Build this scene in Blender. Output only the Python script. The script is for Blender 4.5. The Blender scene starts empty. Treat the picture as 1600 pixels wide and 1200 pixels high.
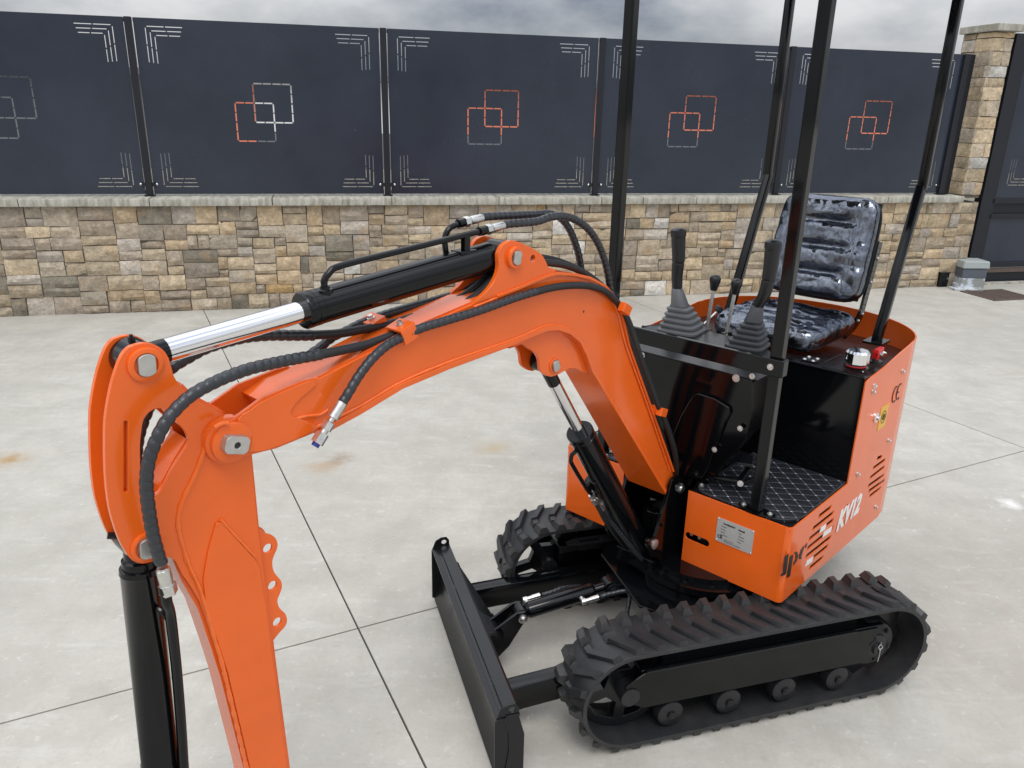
import bpy, bmesh, math, random
from mathutils import Vector, Matrix, noise
random.seed(7)
S = bpy.context.scene
R = math.radians
# ------------------------------------------------------------------ camera
PITCH, ROLL, CAMH, FPX = 0.33551, 0.02215, 1.8, 1218.0
_f = Vector((0, math.cos(PITCH), -math.sin(PITCH))); _r0 = Vector((1, 0, 0)); _u0 = _r0.cross(_f)
_r = _r0*math.cos(ROLL) + _u0*math.sin(ROLL); _u = _u0*math.cos(ROLL) - _r0*math.sin(ROLL)
CAM = Vector((0, 0, CAMH))
cam = bpy.data.cameras.new('camera'); camo = bpy.data.objects.new('camera', cam); S.collection.objects.link(camo)
camo.matrix_world = Matrix(((_r.x, _u.x, -_f.x, 0), (_r.y, _u.y, -_f.y, 0), (_r.z, _u.z, -_f.z, CAMH), (0, 0, 0, 1)))
cam.sensor_width = 36; cam.lens = 36*FPX/1600; cam.clip_start = .05; cam.clip_end = 800
S.camera = camo
# ------------------------------------------------------------------ light
SUN_EL, SUN_AZ = R(62), R(172)      # azimuth clockwise from +Y (away from the camera)
W = bpy.data.worlds.new("World"); S.world = W; W.use_nodes = True
nt = W.node_tree; nt.nodes.clear()
def wn(t): return nt.nodes.new(t)
out = wn('ShaderNodeOutputWorld'); bg = wn('ShaderNodeBackground'); sky = wn('ShaderNodeTexSky')
sky.sky_type = 'NISHITA'; sky.sun_disc = False; sky.sun_elevation = SUN_EL; sky.sun_rotation = SUN_AZ
tc = wn('ShaderNodeTexCoord'); mp = wn('ShaderNodeMapping'); mp.inputs['Scale'].default_value = (1, 1, 2.2)
nz = wn('ShaderNodeTexNoise'); nz.inputs['Scale'].default_value = 2.3; nz.inputs['Detail'].default_value = 7; nz.inputs['Roughness'].default_value = .55
cr = wn('ShaderNodeValToRGB'); cr.color_ramp.elements[0].position = .38; cr.color_ramp.elements[0].color = (3.8, 4.3, 5.2, 1)
cr.color_ramp.elements[1].position = .60; cr.color_ramp.elements[1].color = (13.0, 13.0, 13.1, 1)
mx = wn('ShaderNodeMix'); mx.data_type = 'RGBA'; mx.inputs[0].default_value = .86
L_ = nt.links.new
L_(tc.outputs['Generated'], mp.inputs['Vector']); L_(mp.outputs['Vector'], nz.inputs['Vector']); L_(nz.outputs['Fac'], cr.inputs['Fac'])
sz = wn('ShaderNodeSeparateXYZ'); L_(tc.outputs['Generated'], sz.inputs[0])
oc = wn('ShaderNodeMapRange'); oc.inputs[1].default_value = 0; oc.inputs[2].default_value = 1; oc.inputs[3].default_value = .45; oc.inputs[4].default_value = 2.25; L_(sz.outputs[2], oc.inputs[0])
ml = wn('ShaderNodeVectorMath'); ml.operation = 'SCALE'; L_(mx.outputs[2], ml.inputs[0]); L_(oc.outputs[0], ml.inputs['Scale'])
L_(sky.outputs['Color'], mx.inputs[6]); L_(cr.outputs['Color'], mx.inputs[7]); L_(ml.outputs[0], bg.inputs['Color'])
bg.inputs['Strength'].default_value = .095; L_(bg.outputs[0], out.inputs['Surface'])
sun = bpy.data.lights.new('sun', 'SUN'); suno = bpy.data.objects.new('sun', sun); S.collection.objects.link(suno)
sun.energy = 1.15; sun.angle = R(24); sun.color = (1, .97, .93)
sd = Vector((math.sin(SUN_AZ)*math.cos(SUN_EL), math.cos(SUN_AZ)*math.cos(SUN_EL), math.sin(SUN_EL)))
suno.rotation_euler = sd.to_track_quat('Z', 'Y').to_euler()
S.view_settings.view_transform = 'Standard'; S.view_settings.look = 'None'; S.view_settings.gamma = 1
S.view_settings.exposure = 0.05; S.view_settings.use_curve_mapping = False
# ------------------------------------------------------------------ frames
YH, YT, YG, YW = 0.7479223, 1.2756802, 1.1047136, 1.3359045
HF = Vector((-math.sin(YH), -math.cos(YH), 0)); HL = Vector((math.cos(YH), -math.sin(YH), 0))
ORG = Vector((0.8502086, 2.0742693, 0)) - HL*.43          # machine origin (house front plane, its middle)
HROT = math.atan2(HF.y, HF.x)
TF = Vector((-math.sin(YT), -math.cos(YT), 0)); TORG = Vector((0.68563414, 2.40331663, 0)); TROT = math.atan2(TF.y, TF.x)
def ray(px, py): return _f + _r*((px-800)/FPX) - _u*((py-600)/FPX)
def hloc(P):
    D = P-ORG; return Vector((D.dot(HF), D.dot(HL), P.z))
def pY(px, py, Y=0.0):
    d = ray(px, py); t = (ORG.dot(HL)+Y)/d.dot(HL); return hloc(CAM+d*t)
def pX(px, py, X=0.0):
    d = ray(px, py); t = (ORG.dot(HF)+X)/d.dot(HF); return hloc(CAM+d*t)
def pZ(px, py, Z=0.0):
    d = ray(px, py); return hloc(CAM+d*((Z-CAMH)/d.z))
def gZ(px, py, Z=0.0):
    d = ray(px, py); return CAM+d*((Z-CAMH)/d.z)
def tZ(px, py, Z=0.0):
    P = gZ(px, py, Z); D = P-TORG; TL = Vector((-TF.y, TF.x, 0)); return Vector((D.dot(TF), D.dot(TL), Z))
# ------------------------------------------------------------------ materials
def lin(c): return tuple((x/255/12.92 if x/255 <= .04045 else ((x/255+.055)/1.055)**2.4) for x in c)
class Mt:
    def __init__(s, name):
        s.m = bpy.data.materials.new(name); s.m.use_nodes = True; s.t = s.m.node_tree; s.b = s.t.nodes['Principled BSDF']; s.o = s.t.nodes['Material Output']
    def n(s, t, **k):
        x = s.t.nodes.new(t)
        for a, v in k.items():
            if a in x.inputs: x.inputs[a].default_value = v
            else: setattr(x, a, v)
        return x
    def l(s, a, b): s.t.links.new(a, b)
    def coord(s, which='Object', scale=(1, 1, 1)):
        c = s.n('ShaderNodeTexCoord'); m = s.n('ShaderNodeMapping'); m.inputs['Scale'].default_value = scale
        s.l(c.outputs[which], m.inputs['Vector']); return m.outputs['Vector']
    def noise(s, v, scale, detail=4, rough=.5):
        n = s.n('ShaderNodeTexNoise'); n.inputs['Scale'].default_value = scale; n.inputs['Detail'].default_value = detail; n.inputs['Roughness'].default_value = rough
        s.l(v, n.inputs['Vector']); return n.outputs['Fac']
    def ramp(s, f, stops, interp='LINEAR'):
        r = s.n('ShaderNodeValToRGB'); e = r.color_ramp.elements; r.color_ramp.interpolation = interp
        while len(e) < len(stops): e.new(.5)
        for x, (p, c) in zip(e, stops):
            x.position = p; x.color = (c, c, c, 1) if isinstance(c, (int, float)) else (*c, 1)
        s.l(f, r.inputs['Fac']); return r.outputs['Color']
    def mix(s, f, a, b, mode='MIX'):
        m = s.n('ShaderNodeMix'); m.data_type = 'RGBA'; m.blend_type = mode
        for i, v in ((0, f), (6, a), (7, b)):
            if hasattr(v, 'links'): s.l(v, m.inputs[i])
            else: m.inputs[i].default_value = v if i == 0 else (*v, 1)
        return m.outputs[2]
    def math(s, op, a, b=0.0, c=0.0):
        m = s.n('ShaderNodeMath'); m.operation = op
        for i, v in enumerate((a, b, c)):
            if hasattr(v, 'links'): s.l(v, m.inputs[i])
            else: m.inputs[i].default_value = v
        return m.outputs[0]
    def set(s, **k):
        for a, v in k.items():
            a = a.replace('_', ' ')
            if hasattr(v, 'links'): s.l(v, s.b.inputs[a])
            else: s.b.inputs[a].default_value = (*v, 1) if isinstance(v, tuple) and len(v) == 3 else v
        return s
    def bump(s, h, strength=.3, dist=.01):
        b = s.n('ShaderNodeBump'); b.inputs['Strength'].default_value = strength; b.inputs['Distance'].default_value = dist
        s.l(h, b.inputs['Height']); s.l(b.outputs[0], s.b.inputs['Normal']); return s
def paint(name, col, rough=.28, coat=.6, orange_peel=.05, grime=.0, metal=0.0, ior=1.45):
    m = Mt(name); v = m.coord('Object')
    n1 = m.noise(v, 6, 5, .6); n2 = m.noise(v, 70, 3, .6)
    c = m.mix(m.ramp(n1, [(.3, 0.0), (.75, 1.0)]), tuple(x*.93 for x in col), tuple(min(1, x*1.05) for x in col))
    if grime:
        g = m.ramp(m.noise(v, 9, 8, .7), [(.52, 0.0), (.75, grime)]); c = m.mix(g, c, (.16, .14, .12))
    m.set(Base_Color=c, Roughness=m.ramp(n1, [(.3, rough*.9), (.8, rough*1.12)]), Coat_Weight=coat, Coat_Roughness=.08, Metallic=metal)
    m.b.inputs['IOR'].default_value = ior; return m.m
M = {}
M['orange'] = paint('orange_paint', (.80, .128, .013), .18, .2)
M['black'] = paint('gloss_black_paint', (.0030, .0034, .0042), .10, .0, ior=1.38)
M['black_satin'] = paint('satin_black_paint', (.0065, .007, .0085), .27, .0, .08, .02, ior=1.42)
M['black_dusty'] = paint('dusty_black_steel', (.013, .0135, .0155), .36, .0, .1, .04)
M['orange_weld'] = paint('painted_weld', (.84, .15, .018), .2, .2, .5)
m = Mt('rubber_hose'); v = m.coord(); m.set(Base_Color=m.mix(m.noise(v, 60, 3), (.010, .010, .011), (.022, .022, .024)), Roughness=.55); m.bump(m.noise(v, 400, 2), .15, .002); M['hose'] = m.m
m = Mt('hose_spiral_wrap'); v = m.coord(); m.set(Base_Color=m.mix(m.noise(v, 50, 3), (.018, .020, .024), (.035, .038, .045)), Roughness=.32); m.bump(m.noise(v, 200, 2), .1, .002); M['wrap'] = m.m
m = Mt('track_rubber'); v = m.coord()
d = m.ramp(m.noise(v, 7, 8, .7), [(.45, 0.0), (.78, .35)])
m.set(Base_Color=m.mix(d, (.017, .018, .020), (.085, .080, .074)), Roughness=.46); m.bump(m.noise(v, 130, 5, .7), .25, .003); M['track'] = m.m
m = Mt('chrome_rod'); m.set(Base_Color=(.82, .82, .83), Metallic=1.0, Roughness=.09); M['chrome'] = m.m
m = Mt('zinc_plated_steel'); v = m.coord(); m.set(Base_Color=m.mix(m.noise(v, 90, 3), (.55, .55, .53), (.78, .78, .76)), Metallic=1.0, Roughness=m.ramp(m.noise(v, 120, 3), [(.3, .25), (.7, .45)])); M['zinc'] = m.m
m = Mt('turned_pin_steel'); v = m.coord(); m.set(Base_Color=m.mix(m.noise(v, 60, 4), (.42, .42, .40), (.62, .61, .58)), Metallic=.8, Roughness=.42); M['pin'] = m.m
m = Mt('black_plastic_grip'); v = m.coord(); m.set(Base_Color=(.009, .0095, .011), Roughness=.33); m.bump(m.noise(v, 500, 2), .1, .001); M['grip'] = m.m
m = Mt('grey_rubber_bellows'); v = m.coord(); m.set(Base_Color=m.mix(m.noise(v, 20, 3), (.035, .038, .044), (.060, .063, .070)), Roughness=.5); M['boot'] = m.m
m = Mt('red_plastic'); m.set(Base_Color=(.55, .012, .012), Roughness=.3); M['red'] = m.m
m = Mt('white_print'); m.set(Base_Color=(.8, .8, .78), Roughness=.35); M['white'] = m.m
m = Mt('black_print'); m.set(Base_Color=(.012, .012, .012), Roughness=.4); M['ink'] = m.m
m = Mt('yellow_print'); m.set(Base_Color=(.75, .42, .02), Roughness=.35); M['yellow'] = m.m
m = Mt('brushed_aluminium_plate'); m.set(Base_Color=(.62, .62, .60), Metallic=.55, Roughness=.4); M['plate'] = m.m
m = Mt('brown_vinyl'); m.set(Base_Color=(.10, .02, .015), Roughness=.4); M['maroon'] = m.m
m = Mt('blue_cap'); m.set(Base_Color=(.02, .03, .25), Roughness=.4); M['blue'] = m.m
m = Mt('pale_grey_rubber_bellows'); v = m.coord(); m.set(Base_Color=m.mix(m.noise(v, 20, 3), (.085, .09, .095), (.13, .135, .14)), Roughness=.5); M['boot_pale'] = m.m
# stitched mat
m = Mt('stitched_floor_mat'); v = m.coord('Object'); sp = m.n('ShaderNodeSeparateXYZ'); m.l(v, sp.inputs[0])
def grid(m, x, y, ang, pitch, w):
    a = m.math('ADD', m.math('ADD', m.math('MULTIPLY', x, math.cos(ang)/pitch), m.math('MULTIPLY', y, math.sin(ang)/pitch)), 20+w)
    fr = m.math('ABSOLUTE', m.math('SUBTRACT', m.math('FRACT', a), .5)); return fr, a
f1, a1 = grid(m, sp.outputs[0], sp.outputs[1], R(39), .0405, .41); f2, a2 = grid(m, sp.outputs[0], sp.outputs[1], R(137), .042, -.436)
dash = m.math('GREATER_THAN', m.math('FRACT', m.math('MULTIPLY', m.math('ADD', a1, a2), 4.0)), .3)
st = m.math('MULTIPLY', m.math('MAXIMUM', m.math('LESS_THAN', f1, .022), m.math('LESS_THAN', f2, .022)), m.math('MULTIPLY', dash, .5))
dot = m.math('LESS_THAN', m.math('ADD', m.math('MULTIPLY', f1, f1), m.math('MULTIPLY', f2, f2)), .0055)
fac = m.math('MAXIMUM', st, dot)
m.set(Base_Color=m.mix(fac, (.014, .016, .021), (.42, .43, .46)), Roughness=.42)
puff = m.math('ADD', m.math('MINIMUM', m.math('MULTIPLY', f1, 4), 1), m.math('MINIMUM', m.math('MULTIPLY', f2, 4), 1))
m.bump(m.math('ADD', puff, m.math('MULTIPLY', m.noise(v, 500, 2), .3)), .5, .003); M['mat'] = m.m
# seat
m = Mt('black_vinyl'); v = m.coord(); m.set(Base_Color=(.016, .018, .024), Roughness=.3); m.bump(m.noise(v, 9, 5, .6), .4, .01); M['vinyl'] = m.m
m = Mt('clear_plastic_film'); v = m.coord()
fb = m.n('ShaderNodeBump'); fb.inputs['Strength'].default_value = .55; fb.inputs['Distance'].default_value = .010
wv = m.noise(v, 9, 3, .5); rid = m.math('ABSOLUTE', m.math('SUBTRACT', wv, .5))
m.l(m.math('MULTIPLY', rid, 3), fb.inputs['Height'])
tr = m.n('ShaderNodeBsdfTransparent'); gl = m.n('ShaderNodeBsdfGlossy'); gl.inputs['Roughness'].default_value = .17; gl.inputs['Color'].default_value = (.42, .46, .55, 1)
m.l(fb.outputs[0], gl.inputs['Normal']); ms = m.n('ShaderNodeMixShader'); fr_ = m.n('ShaderNodeFresnel'); fr_.inputs['IOR'].default_value = 1.7; m.l(fb.outputs[0], fr_.inputs['Normal'])
m.l(m.math('MINIMUM', m.math('ADD', m.math('MULTIPLY', fr_.outputs[0], 1.2), .26), 1.0), ms.inputs[0]); m.l(tr.outputs[0], ms.inputs[1]); m.l(gl.outputs[0], ms.inputs[2]); m.l(ms.outputs[0], m.o.inputs['Surface']); M['film'] = m.m
# fence panels
m = Mt('navy_sheet_metal'); v = m.coord('Object'); n1 = m.noise(v, 1.3, 6, .6)
m.set(Base_Color=m.mix(m.ramp(n1, [(.35, 0.0), (.7, 1.0)]), (.015, .021, .036), (.024, .032, .052)), Roughness=m.ramp(m.noise(v, 1.6, 5, .6), [(.3, .13), (.7, .32)]))
m.bump(m.noise(v, 3.0, 2), .15, .02); M['navy'] = m.m
m = Mt('dark_grey_frame_paint'); m.set(Base_Color=(.012, .014, .020), Roughness=.42, IOR=1.4); M['frame'] = m.m
# stones
STONE = [(.60, .46, .30), (.54, .44, .31), (.66, .53, .36), (.48, .395, .30), (.58, .48, .36), (.66, .52, .34), (.45, .38, .30), (.55, .47, .365), (.29, .26, .20), (.74, .71, .65), (.62, .42, .20), (.58, .51, .43)]
def stone_mat(i, col):
    m = Mt('stone_%d' % i); g = m.n('ShaderNodeNewGeometry').outputs['Position']; oi = m.n('ShaderNodeObjectInfo')
    ad = m.n('ShaderNodeVectorMath'); ad.operation = 'ADD'; m.l(g, ad.inputs[0]); cb = m.n('ShaderNodeCombineXYZ'); m.l(m.math('MULTIPLY', oi.outputs['Random'], 50), cb.inputs[0]); m.l(cb.outputs[0], ad.inputs[1]); v = ad.outputs[0]
    c1 = m.mix(m.ramp(m.noise(v, 14, 6, .65), [(.3, 0.0), (.7, 1.0)]), tuple(x*.62 for x in col), tuple(min(1, x*1.20) for x in col))
    c1 = m.mix(m.ramp(m.noise(v, 38, 5, .7), [(.42, 0.0), (.62, .45)]), c1, tuple(x*.50 for x in col)); c1 = m.mix(m.ramp(m.noise(v, 22, 3, .6), [(.60, 0.0), (.70, .45)]), c1, tuple(min(1, x*1.35) for x in col))
    c1 = m.mix(m.ramp(m.noise(v, 6, 4, .5), [(.55, 0.0), (.78, .5)]), c1, (.50, .30, .12))
    hs = m.n('ShaderNodeHueSaturation'); m.l(c1, hs.inputs['Color']); m.l(m.math('ADD', .80, m.math('MULTIPLY', oi.outputs['Random'], .38)), hs.inputs['Value']); c1 = hs.outputs[0]
    w = m.ramp(m.noise(g, 2.4, 8, .72), [(.53, 0.0), (.72, .55)]); c1 = m.mix(w, c1, (.13, .115, .09))
    fine = m.ramp(m.noise(v, 60, 5, .7), [(.5, 0.0), (.85, .25)]); c1 = m.mix(fine, c1, (.12, .10, .08))
    m.set(Base_Color=c1, Roughness=.88); h = m.math('ADD', m.math('MULTIPLY', m.noise(v, 16, 7, .65), 1.0), m.math('MULTIPLY', m.noise(v, 90, 4, .6), .25))
    m.bump(h, .9, .030); return m.m
STM = [stone_mat(i, c) for i, c in enumerate(STONE)]
m = Mt('dark_mortar_joint'); v = m.coord(); m.set(Base_Color=m.mix(m.noise(v, 30, 4), (.06, .05, .037), (.17, .145, .11)), Roughness=.95); m.bump(m.noise(v, 80, 4), .5, .01); M['mortar'] = m.m
m = Mt('weathered_coping_concrete'); v = m.coord(); g = m.n('ShaderNodeNewGeometry').outputs['Position']
c = m.mix(m.noise(g, 12, 5, .6), (.36, .35, .30), (.52, .50, .44)); vs = m.coord('Object', (14, 3, 3))
c = m.mix(m.ramp(m.noise(vs, 2.0, 6, .7), [(.40, 0.0), (.68, .85)]), c, (.17, .16, .115)); m.set(Base_Color=c, Roughness=.9); m.bump(m.noise(g, 70, 5, .7), .5, .006); M['coping'] = m.m
def concrete(name, stains=()):
    m = Mt(name); g = m.n('ShaderNodeNewGeometry').outputs['Position']
    big = m.noise(g, .55, 6, .62); mid = m.noise(g, 3.2, 7, .66); 
    wp = m.n('ShaderNodeVectorMath'); wp.operation = 'MULTIPLY'; wp.inputs[1].default_value = (2.2, 9, 1); m.l(g, wp.inputs[0])
    swirl = m.noise(wp.outputs[0], 1.4, 6, .6); fine = m.noise(g, 55, 4, .65)
    wp2 = m.n('ShaderNodeVectorMath'); wp2.operation = 'MULTIPLY'; wp2.inputs[1].default_value = (7, 1.6, 1); m.l(g, wp2.inputs[0]); swirl2 = m.noise(wp2.outputs[0], 1.9, 7, .68); pit = m.noise(g, 22, 8, .78)
    c = m.mix(m.ramp(big, [(.36, 0.0), (.64, 1.0)]), (.415, .398, .352), (.505, .488, .435))
    c = m.mix(m.ramp(mid, [(.38, 0.0), (.62, .65)]), c, (.35, .335, .295))
    c = m.mix(m.ramp(swirl, [(.56, 0.0), (.74, .42)]), c, (.58, .575, .54))
    c = m.mix(m.ramp(m.noise(g, 1.7, 9, .75), [(.58, 0.0), (.76, .45)]), c, (.33, .28, .21))
    c = m.mix(m.ramp(fine, [(.5, 0.0), (.8, .22)]), c, (.22, .215, .20))
    c = m.mix(m.ramp(swirl2, [(.52, 0.0), (.70, .4)]), c, (.36, .34, .29))
    c = m.mix(m.ramp(pit, [(.60, 0.0), (.70, .45)]), c, (.22, .21, .185))
    c = m.mix(m.ramp(pit, [(.33, .6), (.43, 0.0)]), c, (.60, .59, .55))
    for (x, y, r, col, k) in stains:
        s1 = m.n('ShaderNodeVectorMath'); s1.operation = 'DISTANCE'; m.l(g, s1.inputs[0]); s1.inputs[1].default_value = (x, y, 0)
        dd = m.math('ADD', s1.outputs['Value'], m.math('MULTIPLY', m.math('SUBTRACT', m.noise(g, 11, 6, .7), .5), r*2.4))
        c = m.mix(m.math('MULTIPLY', m.math('SUBTRACT', 1.0, m.math('SMOOTH_MIN', m.math('DIVIDE', dd, r), 1.0, .3)), k), c, col)
    m.set(Base_Color=c, Roughness=m.ramp(mid, [(.3, .62), (.7, .82)]))
    m.bump(m.math('ADD', m.math('MULTIPLY', swirl, .6), m.math('MULTIPLY', fine, .35)), .28, .006); return m.m
M['concrete'] = concrete('trowelled_concrete', [(-.93, 3.86, .09, (.24, .17, .11), .9), (-1.0, 3.76, .11, (.36, .26, .16), .8), (-2.66, 3.76, .13, (.36, .24, .12), .9), (-.10, 4.05, .13, (.40, .33, .22), .8), (2.51, 3.51, .07, (.74, .73, .71), .9), (2.68, 3.60, .06, (.74, .73, .71), .9), (1.2, 7.6, .5, (.30, .28, .24), .5)])
m = Mt('saw_cut_joint'); m.set(Base_Color=(.055, .053, .05), Roughness=.95); M['joint'] = m.m
m = Mt('grey_moulded_plastic'); v = m.coord(); m.set(Base_Color=m.mix(m.noise(v, 20, 4), (.085, .10, .125), (.11, .125, .15)), Roughness=.45); M['boxgrey'] = m.m
m = Mt('pale_grey_moulded_plastic'); v = m.coord(); m.set(Base_Color=m.mix(m.noise(v, 16, 5), (.30, .34, .34), (.40, .43, .42)), Roughness=.5); M['boxlid'] = m.m
m = Mt('flaked_white_render'); v = m.coord(); m.set(Base_Color=m.mix(m.ramp(m.noise(v, 9, 5, .6), [(.47, 0.0), (.53, 1.0)]), (.52, .56, .60), (.28, .29, .28)), Roughness=.8); M['flake'] = m.m
m = Mt('rusty_cast_iron'); v = m.coord(); m.set(Base_Color=m.mix(m.noise(v, 25, 6, .7), (.07, .05, .043), (.15, .11, .09)), Roughness=.85); M['iron'] = m.m
m = Mt('red_cladding'); m.set(Base_Color=(.85, .25, .14), Roughness=.5); M['redclad'] = m.m
m = Mt('white_door'); m.set(Base_Color=(.85, .85, .85), Roughness=.5); M['whitedoor'] = m.m
m = Mt('grey_cladding'); m.set(Base_Color=(.17, .18, .19), Roughness=.6); M['greyclad'] = m.m
# ------------------------------------------------------------------ mesh helpers
C = S.collection
def tag(o, label=None, cat=None, group=None, kind=None):
    for k, v in (('label', label), ('category', cat), ('group', group), ('kind', kind)):
        if v: o[k] = v
    return o
def empty(name, loc=(0, 0, 0), rz=0, **k):
    o = bpy.data.objects.new(name, None); C.objects.link(o); o.location = loc; o.rotation_euler.z = rz; o.empty_display_size = .1; return tag(o, **k)
def catmull(pts, step=.008):
    P = [Vector(p) for p in pts]; P = [P[0]*2-P[1]]+P+[P[-1]*2-P[-2]]; out = []
    for i in range(1, len(P)-2):
        a, b, c, d = P[i-1:i+3]; n = max(2, int((c-b).length/step))
        for k in range(n):
            t = k/n; out.append(.5*((2*b)+(c-a)*t+(2*a-5*b+4*c-d)*t*t+(3*b-a-3*c+d)*t**3))
    out.append(P[-2]); return out
class MB:
    def __init__(s): s.bm = bmesh.new()
    def face(s, vs):
        try: return s.bm.faces.new(vs)
        except ValueError: return None
    def box(s, c, sz, rot=None, bev=0):
        vs = []
        for x in (-.5, .5):
            for y in (-.5, .5):
                for z in (-.5, .5):
                    v = Vector((x*sz[0], y*sz[1], z*sz[2]))
                    if rot is not None: v = rot @ v
                    vs.append(s.bm.verts.new(v+Vector(c)))
        fs = [s.face([vs[i] for i in q]) for q in ((0, 1, 3, 2), (4, 6, 7, 5), (0, 4, 5, 1), (2, 3, 7, 6), (0, 2, 6, 4), (1, 5, 7, 3))]
        if bev: bmesh.ops.bevel(s.bm, geom=list({e for f in fs for e in f.edges}), offset=bev, segments=2, affect='EDGES', profile=.5)
        return s
    def bar(s, a, b, w, h, up=(0, 0, 1), bev=0):
        a = Vector(a); b = Vector(b); x = (b-a).normalized(); y = Vector(up).cross(x).normalized(); z = x.cross(y)
        return s.box((a+b)/2, ((b-a).length, w, h), Matrix((x, y, z)).transposed(), bev)
    def cyl(s, a, b, r0, r1=None, n=20, cap=True):
        a = Vector(a); b = Vector(b); r1 = r0 if r1 is None else r1; d = (b-a).normalized()
        u = d.orthogonal().normalized(); w = d.cross(u); A = []; B = []
        for i in range(n):
            t = 2*math.pi*i/n; k = u*math.cos(t)+w*math.sin(t); A.append(s.bm.verts.new(a+k*r0)); B.append(s.bm.verts.new(b+k*r1))
        for i in range(n): s.face([A[i], A[(i+1) % n], B[(i+1) % n], B[i]])
        if cap: s.face(A[::-1]); s.face(B)
        return s
    def lathe(s, a, d, prof, n=24):       # prof = [(along, radius)...]
        a = Vector(a); d = Vector(d).normalized(); u = d.orthogonal().normalized(); w = d.cross(u); rings = []
        for (t, r) in prof:
            rings.append([s.bm.verts.new(a+d*t+(u*math.cos(2*math.pi*i/n)+w*math.sin(2*math.pi*i/n))*max(r, 1e-4)) for i in range(n)])
        for p, q in zip(rings, rings[1:]):
            for i in range(n): s.face([p[i], p[(i+1) % n], q[(i+1) % n], q[i]])
        s.face(rings[0][::-1]); s.face(rings[-1]); return s
    def tube(s, pts, r, n=12, rf=None, smooth=True, step=.008, twist=0):
        P = catmull(pts, step) if smooth else [Vector(p) for p in pts]
        T = [(P[min(i+1, len(P)-1)]-P[max(i-1, 0)]).normalized() for i in range(len(P))]
        u = T[0].orthogonal().normalized(); prev = None; L = 0
        for i, p in enumerate(P):
            if i: L += (P[i]-P[i-1]).length
            u = (u-T[i]*u.dot(T[i])).normalized(); w = T[i].cross(u); ring = []
            for k in range(n):
                a = 2*math.pi*k/n; rr = rf(L, a)*r if rf else r
                ring.append(s.bm.verts.new(p+(u*math.cos(a)+w*math.sin(a))*rr))
            if prev:
                for k in range(n): s.face([prev[k], prev[(k+1) % n], ring[(k+1) % n], ring[k]])
            else: s.face(ring[::-1])
            prev = ring
        s.face(prev); return s
    def plate(s, outer, y0, y1, holes=(), axis='Y', yf=None):
        """outer: (X,Z) list; solid plate between Y=y0 and Y=y1 (or along X / Z for the other axes)."""
        def mk(a, b, d):
            if axis == 'Y': return Vector((a, d, b))
            if axis == 'X': return Vector((d, a, b))
            return Vector((a, b, d))
        tmp = bmesh.new(); loops = []
        for lp in [outer]+list(holes):
            vs = [tmp.verts.new((a, b, 0)) for a, b in lp]; loops.append(vs)
            for i in range(len(vs)): tmp.edges.new((vs[i], vs[(i+1) % len(vs)]))
        bmesh.ops.triangle_fill(tmp, use_beauty=True, use_dissolve=False, edges=tmp.edges[:])
        tmp.verts.index_update(); tmp.faces.ensure_lookup_table()
        if holes:                          # drop anything the fill put inside a hole
            kill = []
            for f in tmp.faces:
                c = f.calc_center_median()
                for h in holes:
                    ins = False
                    for i in range(len(h)):
                        (x1, z1), (x2, z2) = h[i], h[(i+1) % len(h)]
                        if (z1 > c.y) != (z2 > c.y) and c.x < (x2-x1)*(c.y-z1)/(z2-z1)+x1: ins = not ins
                    if ins: kill.append(f); break
            if kill: bmesh.ops.delete(tmp, geom=kill, context='FACES_ONLY')
        A = {}; B = {}
        for v in tmp.verts:
            A[v] = s.bm.verts.new(mk(v.co.x, v.co.y, y0)); B[v] = s.bm.verts.new(mk(v.co.x, v.co.y, y1))
        for f in tmp.faces:
            s.face([A[v] for v in f.verts]); s.face([B[v] for v in reversed(f.verts)])
        for vs in loops:
            for i in range(len(vs)):
                j = (i+1) % len(vs); s.face([A[vs[i]], A[vs[j]], B[vs[j]], B[vs[i]]])
        tmp.free(); return s
    def strip(s, line, t, y0, y1):
        """folded sheet following an (X,Z) polyline, thickness t (to its left), between y0 and y1."""
        n = len(line); off = []
        for i in range(n):
            a = Vector(line[max(i-1, 0)]); b = Vector(line[min(i+1, n-1)]); d = (b-a).normalized(); off.append((line[i][0]-d.y*t, line[i][1]+d.x*t))
        rows = [[s.bm.verts.new((p[0], y, p[1])) for p in L] for L, y in ((line, y0), (line, y1), (off, y1), (off, y0))]
        for q in range(4):
            a, b = rows[q], rows[(q+1) % 4]
            for i in range(n-1): s.face([a[i], a[i+1], b[i+1], b[i]])
        s.face([r[0] for r in rows]); s.face([r[-1] for r in rows][::-1]); return s
    def xf(s, fn):
        for v in s.bm.verts: v.co = fn(v.co)
        return s
    def build(s, name, mat, parent=None, bev=0, seg=2, ang=38, flat=False, **k):
        bmesh.ops.recalc_face_normals(s.bm, faces=s.bm.faces[:])
        me = bpy.data.meshes.new(name); s.bm.to_mesh(me); s.bm.free()
        me.materials.append(M[mat] if isinstance(mat, str) else mat)
        if not flat:
            me.polygons.foreach_set('use_smooth', [True]*len(me.polygons)); me.set_sharp_from_angle(angle=R(ang))
        o = bpy.data.objects.new(name, me); C.objects.link(o); o.parent = parent
        if bev:
            b = o.modifiers.new('bevel', 'BEVEL'); b.width = bev; b.segments = seg; b.limit_method = 'ANGLE'; b.angle_limit = R(40); b.harden_normals = True
        return tag(o, **k)
def circ(cx, cz, r, n=16, a0=0, a1=2*math.pi):
    full = abs(a1-a0-2*math.pi) < 1e-6
    return [(cx+r*math.cos(a0+(a1-a0)*i/(n if full else n-1)), cz+r*math.sin(a0+(a1-a0)*i/(n if full else n-1))) for i in range(n)]
def XZ(pts, Y):
    out = []
    for q in pts:
        p = pY(q[0], q[1], q[2] if len(q) > 2 else Y); out.append((p.x, p.z))
    return out
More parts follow.
